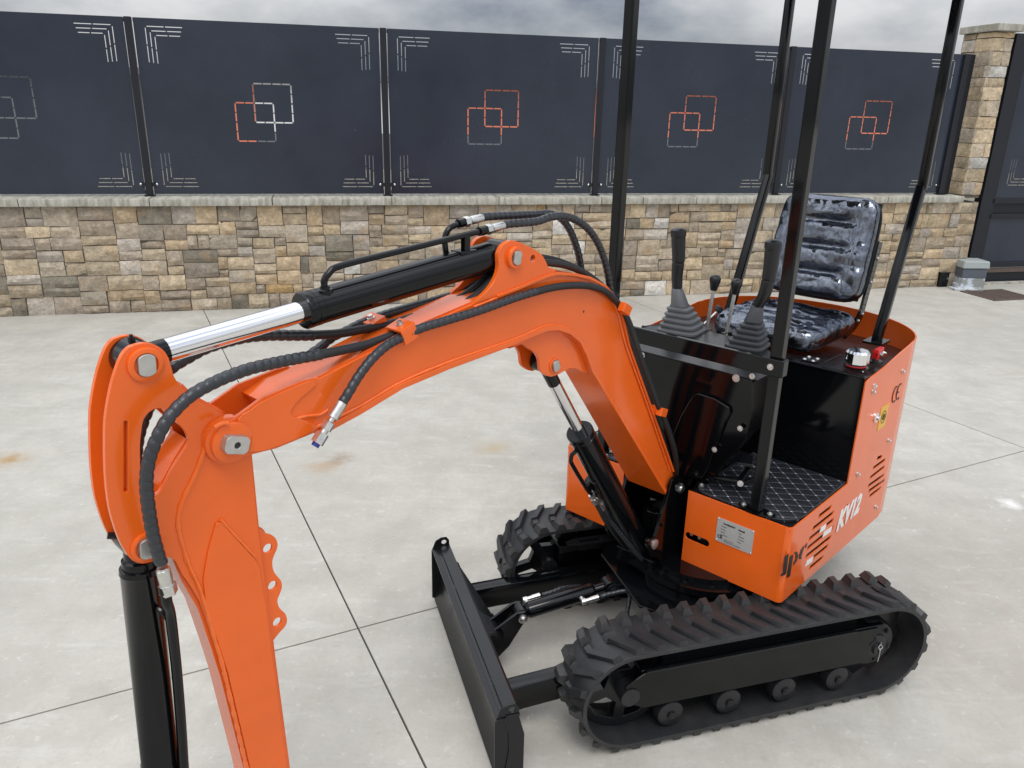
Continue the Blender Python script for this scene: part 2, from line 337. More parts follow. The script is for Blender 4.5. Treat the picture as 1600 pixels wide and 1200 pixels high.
def smooth2(pts, k=3, closed=True):
    """light Catmull-Rom rounding of a traced outline"""
    n = len(pts); out = []
    for i in range(n if closed else n-1):
        a, b, c, d = [Vector(pts[(i+j) % n] if closed else pts[min(max(i+j, 0), n-1)]) for j in (-1, 0, 1, 2)]
        for q in range(k):
            t = q/k; v = .5*((2*b)+(c-a)*t+(2*a-5*b+4*c-d)*t*t+(3*b-a-3*c+d)*t**3); out.append((v.x, v.y))
    if not closed: out.append(tuple(pts[-1]))
    return out
def text(body, h, name, mat, parent, origin, xdir, updir, shear=0, ext=.0006, width=1.0, bold=0, align='LEFT'):
    cu = bpy.data.curves.new(name, 'FONT'); cu.body = body; cu.size = h/.72; cu.extrude = ext; cu.shear = shear; cu.offset = bold; cu.align_x = align; cu.resolution_u = 3
    o = bpy.data.objects.new(name, cu); C.objects.link(o); dg = bpy.context.evaluated_depsgraph_get(); me = bpy.data.meshes.new_from_object(o.evaluated_get(dg))
    bpy.data.objects.remove(o); me.materials.clear(); me.materials.append(M[mat]); o = bpy.data.objects.new(name, me); C.objects.link(o)
    x = Vector(xdir).normalized(); y = Vector(updir).normalized(); z = x.cross(y)
    o.parent = parent; o.matrix_local = Matrix.Translation(Vector(origin)) @ Matrix((x, y, z)).transposed().to_4x4() @ Matrix.Diagonal((width, 1, 1, 1)); return o
def hexbolt(name, parent, p, d, r=.008, h=.006, washer=True, mat='zinc'):
    p = Vector(p); d = Vector(d).normalized(); b = MB()
    if washer: b.cyl(p, p+d*.0018, r*1.55, n=16)
    b.cyl(p+d*.0018, p+d*(h+.0018), r, n=6); b.cyl(p+d*(h+.0018), p+d*(h+.0035), r*.62, r*.5, n=10)
    return b.build(name, mat, parent)
#==SETTING==
# ------------------------------------------------------------------ ground: slabs with saw-cut joints
gnd = MB(); gnd.box((0, 0, -.16), (900, 900, .3)); gnd = gnd.build('ground', 'joint', kind='structure')
gx = Vector((math.sin(YG), math.cos(YG), 0)); gy = Vector((math.cos(YG), -math.sin(YG), 0))
us = [.593+4.0*k for k in range(-4, 5)]; vs_ = [-2.39-5.6*k for k in range(-2, 3)][::-1]
us[0] = -200; us[-1] = 200; vs_[0] = -200; vs_[-1] = 200
for i in range(len(us)-1):
    for j in range(len(vs_)-1):
        u0, u1, w0, w1 = us[i]+.0035, us[i+1]-.0035, vs_[j]+.0035, vs_[j+1]-.0035
        b = MB(); q = [b.bm.verts.new(gx*a+gy*c+Vector((0, 0, z))) for z in (-.012, 0) for a, c in ((u0, w0), (u1, w0), (u1, w1), (u0, w1))]
        for f in ((4, 5, 6, 7), (0, 1, 5, 4), (1, 2, 6, 5), (2, 3, 7, 6), (3, 0, 4, 7)): b.face([q[k] for k in f])
        b.build('concrete_slab', 'concrete', gnd, flat=True)
# ------------------------------------------------------------------ wall frame: x along, y into the wall, z up
WX = Vector((math.sin(YW), math.cos(YW), 0)); WROT = math.atan2(WX.y, WX.x); WN = Vector((math.cos(YW), -math.sin(YW), 0)); D0 = -7.52
WO = WN*D0
wall = empty('stone_wall', WO, WROT, label='low wall of coursed tan and grey split-face stones topped with a concrete coping', cat='wall')
X0, X1, ZT = -8.2, 7.16, .955
b = MB(); b.box(((X0+X1)/2, .165, ZT/2), (X1-X0, .29, ZT)); b.build('wall_core', 'mortar', wall)
random.seed(21)
def fill(x0, x1, z0, z1, out, depth=0):
    w, h = x1-x0, z1-z0
    if w > .33 or (w > .24 and random.random() < .55):
        k = random.uniform(.38, .62); fill(x0, x0+w*k, z0, z1, out, depth+1); fill(x0+w*k, x1, z0, z1, out, depth+1); return
    if h > .19 or (h > .15 and random.random() < .22 and depth < 3):
        k = random.uniform(.38, .62); fill(x0, x1, z0, z0+h*k, out, depth+1); fill(x0, x1, z0+h*k, z1, out, depth+1); return
    out.append((x0, x1, z0, z1))
cells = []; sky_ = [[X0, X1, 0.0]]          # skyline packing: random rubble ashlar whose courses break and interlock
while sky_:
    sky_.sort(key=lambda q: (round(q[2], 3), q[0])); x0, x1, z = sky_.pop(0); w = x1-x0
    if z > ZT-.004: continue
    nb_ = [q[2] for q in sky_ if (abs(q[1]-x0) < 1e-6 or abs(q[0]-x1) < 1e-6) and .07 < q[2]-z < .19]
    h = random.choice(nb_)-z if nb_ and random.random() < .6 else random.choice((.075, .085, .10, .11, .12, .13, .14, .16))
    if ZT-(z+h) < .07: h = ZT-.002-z
    if h > .22: h = h/2
    if w > .30: ws = random.uniform(.12, .29) if random.random() < .85 else random.uniform(.07, .12)
    else: ws = w if w < .30 or random.random() < .5 else w*random.uniform(.4, .6)
    if w-ws < .08: ws = w if w < .32 else w/2
    left = random.random() < .5; a, c_ = (x0, x0+ws) if left else (x1-ws, x1)
    cells.append((a, c_, z, z+h)); new = [[a, c_, z+h]]
    if w-ws > 1e-6: new.append([c_, x1, z] if left else [x0, a, z])
    sky_ += new; sky_.sort(key=lambda q: q[0]); mg = [sky_[0]]
    for q in sky_[1:]:
        if abs(q[0]-mg[-1][1]) < 1e-6 and abs(q[2]-mg[-1][2]) < .007 and q[2] < ZT-.01:
            mg[-1] = [mg[-1][0], q[1], min(mg[-1][2], q[2]) if False else max(mg[-1][2], q[2])]
        else: mg.append(q)
    sky_ = [q for q in mg if q[2] < ZT-.004]
def stone(b, x0, x1, z0, z1, y, g=.0012, jit=.0065, n=3, rough=.015, face='Y', seed=0):
    """split-face block: n x n front grid with uneven relief, chamfered into the joint"""
    rnd = random.Random(seed); x0 += g; x1 -= g; z0 += g; z1 -= g
    cj = [[rnd.uniform(-jit*.4, jit) for _ in range(4)] for _ in range(2)]
    base = rnd.uniform(0, .012); V = {}
    for i in range(n+1):
        for j in range(n+1):
            s, t = i/n, j/n
            ex = (cj[0][0]*(1-s)*(1-t)-cj[0][1]*s*(1-t)+cj[0][2]*(1-s)*t-cj[0][3]*s*t)
            ez = (cj[1][0]*(1-s)*(1-t)+cj[1][1]*s*(1-t)-cj[1][2]*(1-s)*t-cj[1][3]*s*t)
            edge = i in (0, n) or j in (0, n)
            if edge: ex += rnd.uniform(-.0018, .0018); ez += rnd.uniform(-.0018, .0018)
            yy = y-base-(rnd.uniform(.0, .004) if edge else rnd.uniform(.006, .006+rough*1.6))
            px_, pz_ = x0+(x1-x0)*s+ex, z0+(z1-z0)*t+ez
            V[i, j] = b.bm.verts.new((px_, yy, pz_) if face == 'Y' else (yy, px_, pz_))
    for i in range(n):
        for j in range(n): b.face([V[i, j], V[i+1, j], V[i+1, j+1], V[i, j+1]])
    ring = [V[i, 0] for i in range(n+1)]+[V[n, j] for j in range(1, n+1)]+[V[i, n] for i in range(n-1, -1, -1)]+[V[0, j] for j in range(n-1, 0, -1)]
    back = [b.bm.verts.new((v.co.x, y+.022, v.co.z) if face == 'Y' else (y+.022, v.co.y, v.co.z)) for v in ring]
    for i in range(len(ring)): b.face([ring[i], back[i], back[(i+1) % len(ring)], ring[(i+1) % len(ring)]])
def pick(x):
    w = [12, 10, 10, 7, 11, 9, 3, 8, 2.5, 2.4, 1.2, 8]
    if x < 2.2: w = [8, 10, 7, 10, 10, 4, 6, 9, 6, 3.2, 1.0, 8]
    if x > 4: w = [14, 9, 13, 4, 10, 12, 1.5, 8, .8, 1.2, 1.2, 9]
    return random.choices(range(12), w)[0]
vis = [c for c in cells if c[1] > -2.95]; hid = [c for c in cells if c[1] <= -2.95]
def dist(c): return (WO+WX*((c[0]+c[1])/2)).length
vis.sort(key=lambda c: -(c[1]-c[0])*(c[3]-c[2])/dist(c)**2)
PIL = 40
for k, c in enumerate(vis[:300-PIL]):
    b = MB(); stone(b, *c, .022, seed=k); b.build('stone', STM[pick(c[0])], wall, ang=20)
rest = {}
for k, c in enumerate(vis[300-PIL:]+hid): rest.setdefault(pick(c[0]), []).append((k, c))
b = MB(); b_m = []
for mi, lst in rest.items():
    for k, c in lst:
        n0 = len(b.bm.faces); stone(b, *c, .022, seed=1000+k); b_m.append((n0, len(b.bm.faces), mi))
b.bm.faces.ensure_lookup_table()
for n0, n1, mi in b_m:
    for f in b.bm.faces[n0:n1]: f.material_index = mi
o = b.build('small_stones', STM[0], wall, ang=20, kind='stuff')
for s_ in STM[1:]: o.data.materials.append(s_)
# coping slabs
xs = [X0]; 
for jx in (-7.68, -6.65, -5.62, -4.59, -3.56, -2.53, -1.50, -.47, .60, 1.62, 2.66, 3.1, 3.68, 4.9, 5.93, 6.9): xs.append(jx)
for i in range(len(xs)-1):
    rnd = random.Random(i); b = MB(); n = 8; x0, x1 = xs[i]+.004, xs[i+1]-.004; pr = [(-.045, .957), (-.048, 1.012), (-.040, 1.022), (.30, 1.030), (.30, .957)]; rws = []
    for k in range(n+1):
        dz = rnd.uniform(-.002, .002); rws.append([b.bm.verts.new((x0+(x1-x0)*k/n, y+(rnd.uniform(-.003, .003) if y < 0 else 0), z+(dz if z > 1 else 0))) for y, z in pr])
    for p, q in zip(rws, rws[1:]):
        for k in range(5): b.face([p[k], p[(k+1) % 5], q[(k+1) % 5], q[k]])
    b.face(rws[0]); b.face(rws[-1][::-1]); b.build('coping_slab', 'coping', wall, ang=50)
# pillar: part of the masonry, beside the gate
pil = empty('stone_pillar', WO+WX*7.03, WROT, label='tall square pillar of pale coursed stone at the end of the wall, beside the gate', cat='pillar')
b = MB(); b.box((0, .235, 1.85), (.235, .42, 1.70)); b.build('pillar_core', 'mortar', pil)
z = 1.034; k = 0; random.seed(5)
while z < 2.66:
    h_ = random.uniform(.09, .17); z1 = min(2.70, z+h_); cut = random.choice((None, -.03, .03, .05, None))
    xs2 = [-.13, .13] if cut is None else [-.13, cut, .13]
    for a, c_ in zip(xs2, xs2[1:]):
        b = MB(); stone(b, a, c_, z, z1, .022, n=3, rough=.004, seed=300+k); k += 1; b.build('stone', STM[random.choice((0, 1, 2, 2, 4, 5, 5, 7, 11, 9))], pil, ang=20)
    b = MB(); stone(b, .0+.008, .25, z, z1, -.119, n=3, rough=.004, seed=400+k, face='X'); b.build('stone', STM[random.choice((1, 2, 4, 5, 7, 11))], pil, ang=20)
    b = MB(); stone(b, .25, .44, z, z1, -.119, n=2, rough=.004, seed=500+k, face='X'); b.build('stone', STM[random.choice((1, 2, 4, 5, 7, 11))], pil, ang=20)
    z = z1
b = MB(); b.box((0, .2, 2.74), (.34, .54, .07)); b.build('cap_slab', 'coping', pil, bev=.006)
# ------------------------------------------------------------------ sheet-metal fence on the wall
fence = empty('metal_fence', WO+Vector((0, 0, 1.03)), WROT, label='dark navy sheet-metal fence with cut-out overlapping squares, standing on the stone wall', cat='fence')
PX = [-7.73, -5.66, -3.59, -1.52, .578, 2.64, 4.66, 6.72]; PB, PT, PY = .014, 1.45, .135
def rect(x0, x1, z0, z1): return [(x0, z0), (x1, z0), (x1, z1), (x0, z1)]
def dashes(a, b, n, br=.013):
    st = (b-a-br*(n-1))/n; return [(a+i*(st+br), a+i*(st+br)+st) for i in range(n)]
def motif(x0, z0, w=.0115, S=.323, T=.1615):
    H = []; g = .0070
    for (ox, oz) in ((0, 0), (T, T)):
        q = (ox, ox+T, ox+S) if False else None
        for zz in (oz, oz+S):
            for a in (ox, ox+T):
                for (p, q) in dashes(a+g, a+T-g, 2, .009): H.append(rect(x0+p, x0+q, z0+zz-w/2, z0+zz+w/2))
        for xx in (ox, ox+S):
            for a in (oz, oz+T):
                for (p, q) in dashes(a+g, a+T-g, 2, .009): H.append(rect(x0+xx-w/2, x0+xx+w/2, z0+p, z0+q))
    return H
def overlaps(a, b):
    ax = [p[0] for p in a]; az = [p[1] for p in a]; bx = [p[0] for p in b]; bz = [p[1] for p in b]; e = .006
    return min(ax) < max(bx)+e and max(ax) > min(bx)-e and min(az) < max(bz)+e and max(az) > min(bz)-e
def lmarks(cx, cz, sx, sz, w=.0065):
    H = []
    for k in range(3):
        x = cx+sx*k*.034; z = cz+sz*k*.034; lx = .29-k*.045; lz = .28-k*.030
        segs = dashes(.012, lx, 2, .012)
        for a, c_ in segs:
            p, q = sorted((x+sx*a, x+sx*c_)); H.append(rect(p, q, z-w/2, z+w/2))
        for a, c_ in dashes(.012, lz, 2, .012):
            p, q = sorted((z+sz*a, z+sz*c_)); H.append(rect(x-w/2, x+w/2, p, q))
    return H
for i in range(7):
    a, c_ = PX[i]+.037, PX[i+1]-.037; cx = (a+c_)/2-.016; H = []
    H += motif(cx-.244, 1.505-1.03)
    for ccx, sx in ((a+.090, 1), (c_-.090, -1)):
        H += lmarks(ccx, PB+.065, sx, 1); H += lmarks(ccx, PT-.065, sx, -1)
    b = MB(); b.plate(rect(a, c_, PB, PT), PY, PY+.002, H); b.build('sheet_panel', 'navy', fence, flat=True)
    b = MB(); b.bar((a-.003, PY+.022, PB+.017), (c_+.003, PY+.022, PB+.017), .03, .03); b.build('rail', 'frame', fence)
    b = MB(); b.bar((a-.003, PY+.022, PT-.02), (c_+.003, PY+.022, PT-.02), .03, .03); b.build('rail', 'frame', fence)
for i, x in enumerate(PX):
    w = .056 if i < 7 else .07
    b = MB(); b.box((x, PY-.006, .725), (w, .045, 1.455)); p_ = b.build('fence_post', 'frame', fence, bev=.003)
    b = MB(); b.box((x, PY-.006, .004), (w+.03, .08, .008)); b.build('base_plate', 'frame', p_)
    for s_ in (-1, 1):
        if i == 7 and s_ == 1: continue
        b = MB(); b.box((x+s_*(w/2+.012), PY-.008, .098), (.03, .012, .035)); b.build('bracket', 'frame', p_)
        b = MB(); b.lathe((x+s_*.066, PY-.001, .098), (0, -1, 0), [(0, .011), (.004, .011), (.008, .007), (.009, .001)], 12); b.build('bolt', 'zinc', p_)
b = MB(); b.box((6.80, PY+.03, .725), (.10, .03, 1.455)); b.build('closing_strip', 'frame', fence)
# ------------------------------------------------------------------ gate to the right of the pillar
gate = empty('sliding_gate', WO+WX*7.18, WROT, label='dark navy metal gate with horizontal rails beside the stone pillar', cat='gate')
b = MB(); b.box((.115, .10, 1.37), (.15, .11, 2.66)); b.build('gate_post', 'frame', gate, bev=.004)
GX0, GX1 = .22, 4.2
for z0_, hh in ((.215, .06), (.78, .055), (.955, .06), (2.60, .06)):
    b = MB(); b.bar((GX0, .13, z0_), (GX1, .13, z0_), .05, hh); b.build('rail', 'frame', gate, bev=.004)
b = MB(); b.box((GX0+.03, .13, 1.40), (.06, .05, 2.34)); b.build('stile', 'frame', gate, bev=.004)
H = lmarks(GX0+.20, 1.13, 1, 1)+lmarks(GX0+.20, 2.5, 1, -1)
H += motif(GX0+1.6-.244, 1.52)
b = MB(); b.plate(rect(GX0+.05, GX1, .985, 2.57), .135, .137, H); b.build('sheet_panel', 'navy', gate, flat=True)
b = MB(); b.plate(rect(GX0+.05, GX1, .245, .755), .135, .137); b.build('sheet_panel', 'navy', gate, flat=True)
b = MB(); b.plate(rect(GX0+.05, GX1, .805, .928), .150, .152); b.build('sheet_panel', 'frame', gate, flat=True)
b = MB(); b.bar((GX0, .13, .15), (GX1, .13, .15), .03, .05); b.build('rusty_rack', 'iron', gate)
b = MB(); b.box(((GX0+GX1)/2, .16, .066), (GX1-GX0, .05, .11)); b.build('dark_gap_strip', 'frame', gate)  # dark strip fills in the dark gap under the bottom rail
b = MB(); b.box((2.2, .06, .004), (4.2, .07, .03)); tag(b.build('threshold_kerb', 'coping', None, bev=.004), kind='structure'); o = bpy.data.objects['threshold_kerb']; o.location = WO+WX*7.18; o.rotation_euler.z = WROT
# behind the gate the yard goes on: a shed seen through the slots
shed = empty('long_shed', WO-WN*(-0)+WX*0-WN*6.0, WROT, label='long shed with red and grey cladding glimpsed through the fence cut-outs', cat='shed')
for (x0, x1, z0, z1, mt, nm) in ((-16, -1.55, .86, 2.2, 'greyclad', 'grey_wall'), (-1.55, -1.0, .86, 2.2, 'redclad', 'red_wall'), (-1.0, 1.6, 1.42, 2.2, 'whitedoor', 'white_shutter'), (-16, 22, 0, .86, 'coping', 'pale_plinth'), (-1.0, 22, .86, 1.42, 'greyclad', 'grey_wall'), (1.6, 22, 1.42, 2.2, 'redclad', 'red_wall')):
    b = MB(); b.box(((x0+x1)/2, .1, (z0+z1)/2+.001), (x1-x0-.004, .2, z1-z0-.004)); b.build(nm, mt, shed)
b = MB(); b.box((3, 1.6, 2.26), (38.4, 3.6, .09)); b.build('roof', 'greyclad', shed)
# ------------------------------------------------------------------ gate motor, small black box, drain
Pm = Vector((5.23, 8.93, 0))
mot = empty('gate_motor', Pm, WROT-R(13), label='grey plastic gate motor housing with pale lid and flaking white base', cat='gate motor')
b = MB(); b.box((0, 0, .17), (.275, .235, .10)); b.box((0, 0, .22), (.272, .232, .03)); b.build('housing', 'boxgrey', mot, bev=.012)
b = MB(); b.box((0, 0, .062), (.268, .228, .124)); b.build('base', 'flake', mot, bev=.004)
b = MB(); b.box((0, 0, .275), (.305, .265, .085)); b.xf(lambda v: Vector((v.x*(1-.06*(v.z > .3)), v.y*(1-.06*(v.z > .3)), v.z+.012*(v.z > .3)*(1-abs(v.x)/.16)))); b.build('lid', 'boxlid', mot, bev=.014, seg=3)
b = MB(); b.box((-.1, -.16, .012), (.32, .16, .024)); b.box((-.20, -.13, .035), (.02, .12, .07)); tag(b.build('mortar_lump', 'flake', mot, bev=.006))
bb = empty('junction_box', gZ(1468, 447), WROT, label='small black box on the ground against the wall, left of the grey gate motor', cat='box')
b = MB(); b.box((0, 0, .078), (.115, .11, .155)); b.build('case', 'black_satin', bb, bev=.008)
b = MB(); b.box((0, 0, .162), (.125, .12, .014)); b.build('cover', 'black_satin', bb, bev=.004)
b = MB(); b.cyl((.035, -.055, .10), (.035, -.063, .10), .012); b.build('knockout', 'boxgrey', bb)
gc = [gZ(1506, 455), gZ(1554, 470), gZ(1640, 462.5), gZ(1552, 453)]
gc = [gZ(1503, 456)]; ax = (gZ(1554, 470)-gZ(1503, 456)); ay = (gZ(1604, 466)-gZ(1554, 470)); Ld = ax.length
grt = empty('drain_grate', gZ(1503, 456), math.atan2(ax.y, ax.x), label='rusty cast-iron drain grate set in the concrete before the gate motor', cat='drain grate')
wy = .55; sgn = 1 if (ax.x*ay.y-ax.y*ay.x) > 0 else -1
b = MB()
for (c0, s0) in (((Ld/2, 0), (Ld, .03)), ((Ld/2, wy), (Ld, .03)), ((0, wy/2), (.03, wy+.03)), ((Ld, wy/2), (.03, wy+.03))): b.box((c0[0], sgn*c0[1], .004), (s0[0], s0[1], .012))
b.build('frame', 'iron', grt)
b = MB(); b.box((Ld/2, sgn*wy/2, .0015), (Ld-.03, wy-.03, .002)); b.build('sump', 'joint', grt)
nb = int(Ld/.045)
for k in range(1, nb):
    b = MB(); b.box((Ld*k/nb, sgn*wy/2, .006), (.022, wy-.03, .008)); b.build('grate_bar', 'iron', grt)
b = MB(); b.box((Ld/2, sgn*wy/2, .0055), (Ld-.04, .02, .007)); b.build('cross_bar', 'iron', grt)
#==MACHINE==
ex = empty('mini_excavator', ORG, HROT, label='orange and black tracked mini excavator with folded boom, open operator platform and plastic-wrapped seat', cat='excavator')
YC = -.05
def flare(v):
    if v.x < .62 and v.z < 1.13:
        s_ = 1+.34*min(1, (1.13-v.z)/.52); return Vector((v.x, YC+(v.y-YC)*s_, v.z))
    return v
OUTB = -0.0
# ================================================================= boom
boomE = empty('boom'); boomE.parent = ex
top_line = [(502, 590), (600, 540), (645, 516), (737, 476)]
near = [(357, 660), (412, 620), (470, 596), (490, 590), (500, 591), (504, 589)]+top_line[1:]+[(800, 452), (866, 427), (895, 428), (920, 434), (943, 447), (958, 463), (970, 492), (982, 540, .002), (1015, 632, .009), (1050, 735, .016), (1059, 757, .017), (1056, 768, .017), (1039, 769, .017),
        (965, 642, .008), (925, 574, .001), (917, 550), (905, 530), (888, 517), (870, 511), (852, 512), (835, 519), (800, 534), (700, 570), (625, 601), (560, 640), (495, 675), (432, 701), (392, 711), (360, 722), (338, 712), (330, 692), (336, 672)]
nearXZ = XZ(near, 0.0)
for y0, y1 in ((-.008, 0.0), (-.10, -.092)):
    b = MB(); b.plate(nearXZ, y0, y1); b.xf(flare); b.build('side_plate', 'orange', boomE, bev=.0016)
low = XZ([(495, 672), (560, 637), (625, 598), (700, 567), (800, 531), (835, 516), (852, 509), (871, 508), (890, 514), (907, 528), (918, 550), (927, 575, .001), (967, 641, .008), (1041, 768, .017)], 0.0)
b = MB(); b.strip(low, .013, -.108, .007); b.xf(flare); b.build('bottom_flange', 'orange', boomE, bev=.0015)
b = MB(); b.strip(XZ([(420, 636), (455, 612), (505, 592), (600, 541), (645, 517), (737, 477), (800, 453)], 0.0), -.006, -.094, -.006); b.build('top_flange', 'orange', boomE)
b = MB(); b.strip(XZ([(775, 461), (800, 451), (850, 430), (868, 425), (895, 426), (921, 432), (945, 445), (960, 462), (972, 492), (984, 540, .002), (1017, 632, .009), (1052, 735, .016)], 0.0), .008, -.106, .006); b.xf(flare); b.build('top_flange', 'orange', boomE, bev=.0015)
# fork cross plate + weld seams
b = MB(); p = XZ([(446, 690), (420, 636)], -.01); b.strip(p, .008, -.092, -.008); b.cyl((pY(366, 693, .014).x, -.094, pY(366, 693, .014).z), (pY(366, 693, .014).x, -.072, pY(366, 693, .014).z), .043, n=32); b.build('cross_plate', 'orange', boomE)
def bead(pts, Y, r=.0035, parent=boomE, fl=False):
    b = MB(); P = [pY(q[0], q[1], q[2] if len(q) > 2 else Y) for q in pts]; rnd = random.Random(3)
    b.tube(P, r, 7, rf=lambda L, a: 1+.16*math.sin(L*900)+.1*math.sin(L*370)); return b.build('weld_bead', 'orange_weld', parent)
bead([(492, 668), (560, 636), (625, 598), (700, 566), (800, 531), (835, 516), (852, 509), (871, 508), (890, 514), (907, 528), (918, 550), (927, 576), (966, 642, .009), (1037, 764, .017)], .001)
bead([(740, 480), (800, 456), (866, 430), (895, 431), (919, 437), (941, 450), (955, 466), (966, 492), (978, 540, .003), (1011, 632, .010), (1046, 735, .017)], .001, .003)
bead([(457, 655), (480, 650), (500, 648), (512, 640)], .001, .003)
# doubler at the fork
b = MB(); b.plate(smooth2(XZ([(392, 640), (412, 626), (470, 600), (488, 594), (494, 602), (470, 622), (456, 640), (458, 650), (495, 664), (490, 674), (432, 698), (392, 707), (372, 690), (372, 655)], .003), 2), -.001, .004); b.build('fork_doubler', 'orange', boomE, bev=.0015)
# upper ear (arm cylinder)
ear = smooth2(XZ([(738, 478), (758, 458), (772, 440), (779, 420), (779, 398), (786, 383), (799, 376), (813, 379), (832, 388), (846, 397), (853, 408), (858, 418), (868, 425), (800, 455)], 0.0), 3)
h1 = [tuple(q) for q in circ(*XZ([(833, 404)], 0.0)[0], .0085, 12)]
for y0, y1 in ((-.012, 0.0), (-.10, -.088)):
    b = MB(); b.plate(ear, y0, y1, [h1]); b.build('cylinder_ear', 'orange', boomE, bev=.0015)
pt = pY(803, 402, 0.0); pt = Vector((pt.x, 0, pt.z))
def pin(parent, c, y0, y1, r, boss=None, flat=False, mat='pin', bossmat='orange', rot=0, cham=.002, bl=.006):
    """pin head (with two flats if flat) and the welded boss round it"""
    if boss:
        b = MB(); b.lathe((c.x, y0, c.z), (0, 1, 0), [(0, boss), (bl*.8, boss), (bl, boss-.0018), (bl, r+.001), (.001, r+.001)], 32); b.build('boss', bossmat, parent)
    b = MB(); pts = []
    for k in range(28):
        a = 2*math.pi*k/28; x, z_ = r*math.cos(a), r*math.sin(a)
        if flat: x = max(-r*.74, min(r*.74, x))
        pts.append((c.x+x*math.cos(rot)-z_*math.sin(rot), c.z+x*math.sin(rot)+z_*math.cos(rot)))
    b.plate(pts, y0-.02, y1); return b.build('pin', mat, parent, bev=cham)
pin(boomE, pt, 0, .014, .0165, .026, True, rot=.15, bl=.010)
# lower ear (boom cylinder)
ear2 = smooth2(XZ([(796, 545), (815, 538), (826, 545), (838, 553), (843, 565), (844, 577), (850, 585), (861, 589), (873, 585), (884, 579), (899, 576), (934, 590), (925, 557), (900, 525), (860, 508)], -.012), 2)
for y0, y1 in ((-.022, -.012), (-.088, -.078)):
    b = MB(); b.plate(ear2, y0, y1); b.build('cylinder_ear', 'orange', boomE, bev=.0015)
pb = pY(866, 571, -.012)
pin(boomE, pb, -.012, -.002, .0155, .020, True, rot=-.3, bl=.004)
# foot boss at the swing bracket
pf = pY(1060, 762, .03)
b = MB(); b.cyl((pf.x, -.12, pf.z), (pf.x, .02, pf.z), .034, n=28); b.build('foot_boss', 'orange', boomE, bev=.003)
# small drilled hole with drip
b = MB(); q = pY(912, 487, .0003); b.cyl((q.x, .0, q.z), (q.x, .0006, q.z), .003, n=10); b.build('drain_hole', 'ink', boomE)
# ================================================================= arm (dipper)
armE = empty('arm'); armE.parent = ex
YA, YB, TA = -.014, -.086, .010
arm = [(225, 536), (240, 538), (254, 546), (264, 560), (272, 588), (284, 606), (300, 622), (317, 630), (357, 652), (380, 672), (392, 700), (396, 750), (404, 832), (417, 930), (432, 1050), (452, 1200), (468, 1330), (470, 1372), (452, 1392), (432, 1380), (418, 1350), (386, 1200), (350, 1050),
       (336, 1010), (312, 940), (285, 898), (275, 878), (264, 871), (250, 873), (238, 878), (222, 881), (207, 876), (196, 862), (186, 843), (175, 810), (169, 782), (165, 740), (164, 690), (165, 655), (170, 622), (176, 595), (182, 576), (190, 556), (203, 542)]
big = [(247, 638), (255, 640), (263, 648), (276, 660), (288, 672), (295, 686), (292, 697), (283, 711), (270, 732), (261, 750), (252, 766), (241, 775), (229, 775), (222, 766), (220, 745), (219, 700), (221, 675), (225, 655), (235, 643)]
slot = [(193.5, 658), (200, 658), (200, 769), (193.5, 769)]
armXZ = smooth2(XZ(arm, YA), 2); bigXZ = smooth2(XZ(big, YA), 2); slotXZ = XZ(slot, YA)
for y0, y1, hs in ((YA-TA, YA, [bigXZ, slotXZ]), (YB, YB+TA, [bigXZ])):
    b = MB(); b.plate(armXZ, y0, y1, hs); b.build('side_plate', 'orange', armE, bev=.0018)
b = MB(); b.plate(XZ([(191, 655), (202, 655), (202, 772), (191, 772)], YA-TA), YA-TA-.003, YA-TA-.0005); b.build('slot_backing', 'orange', armE)
# box faces between the side plates
inn = XZ([(262, 752), (300, 700), (330, 668), (357, 654)], YA-.003)
b = MB(); b.strip(XZ([(300, 690), (280, 722), (262, 756), (262, 800), (270, 850), (292, 905), (318, 950), (340, 1015), (354, 1060), (390, 1205), (424, 1350)], YA-.003), .008, YB+TA, YA-TA); b.build('front_face', 'orange', armE)
b = MB(); b.strip(XZ([(388, 690), (394, 750), (402, 832), (415, 930), (430, 1050), (450, 1200), (464, 1330)], YA-.003), -.008, YB+TA, YA-TA); b.build('back_face', 'orange', armE)
b = MB(); b.strip(XZ([(283, 607), (300, 624), (330, 640), (352, 652)], YA-.003), -.008, YB+TA, YA-TA); b.build('top_web', 'orange', armE)
# proud plate on the lower arm
dbl = [(338, 818), (346, 816), (398, 873), (406, 885), (418, 958), (430, 1050), (449, 1200), (464, 1330), (424, 1345), (391, 1200), (356, 1050), (343, 1010), (322, 945), (318, 905), (326, 860)]
b = MB(); b.plate(XZ(dbl, YA+.004), YA-.0005, YA+.004); b.build('reinforcing_plate', 'orange', armE, bev=.0015)
bead([(322, 690), (315, 715), (303, 745), (288, 775), (280, 800), (279, 822), (285, 850), (296, 885), (310, 915), (322, 950), (336, 1000), (350, 1048), (386, 1200)], YA+.001, .0042, armE)
bead([(345, 812), (399, 870)], YA+.003, .003, armE)
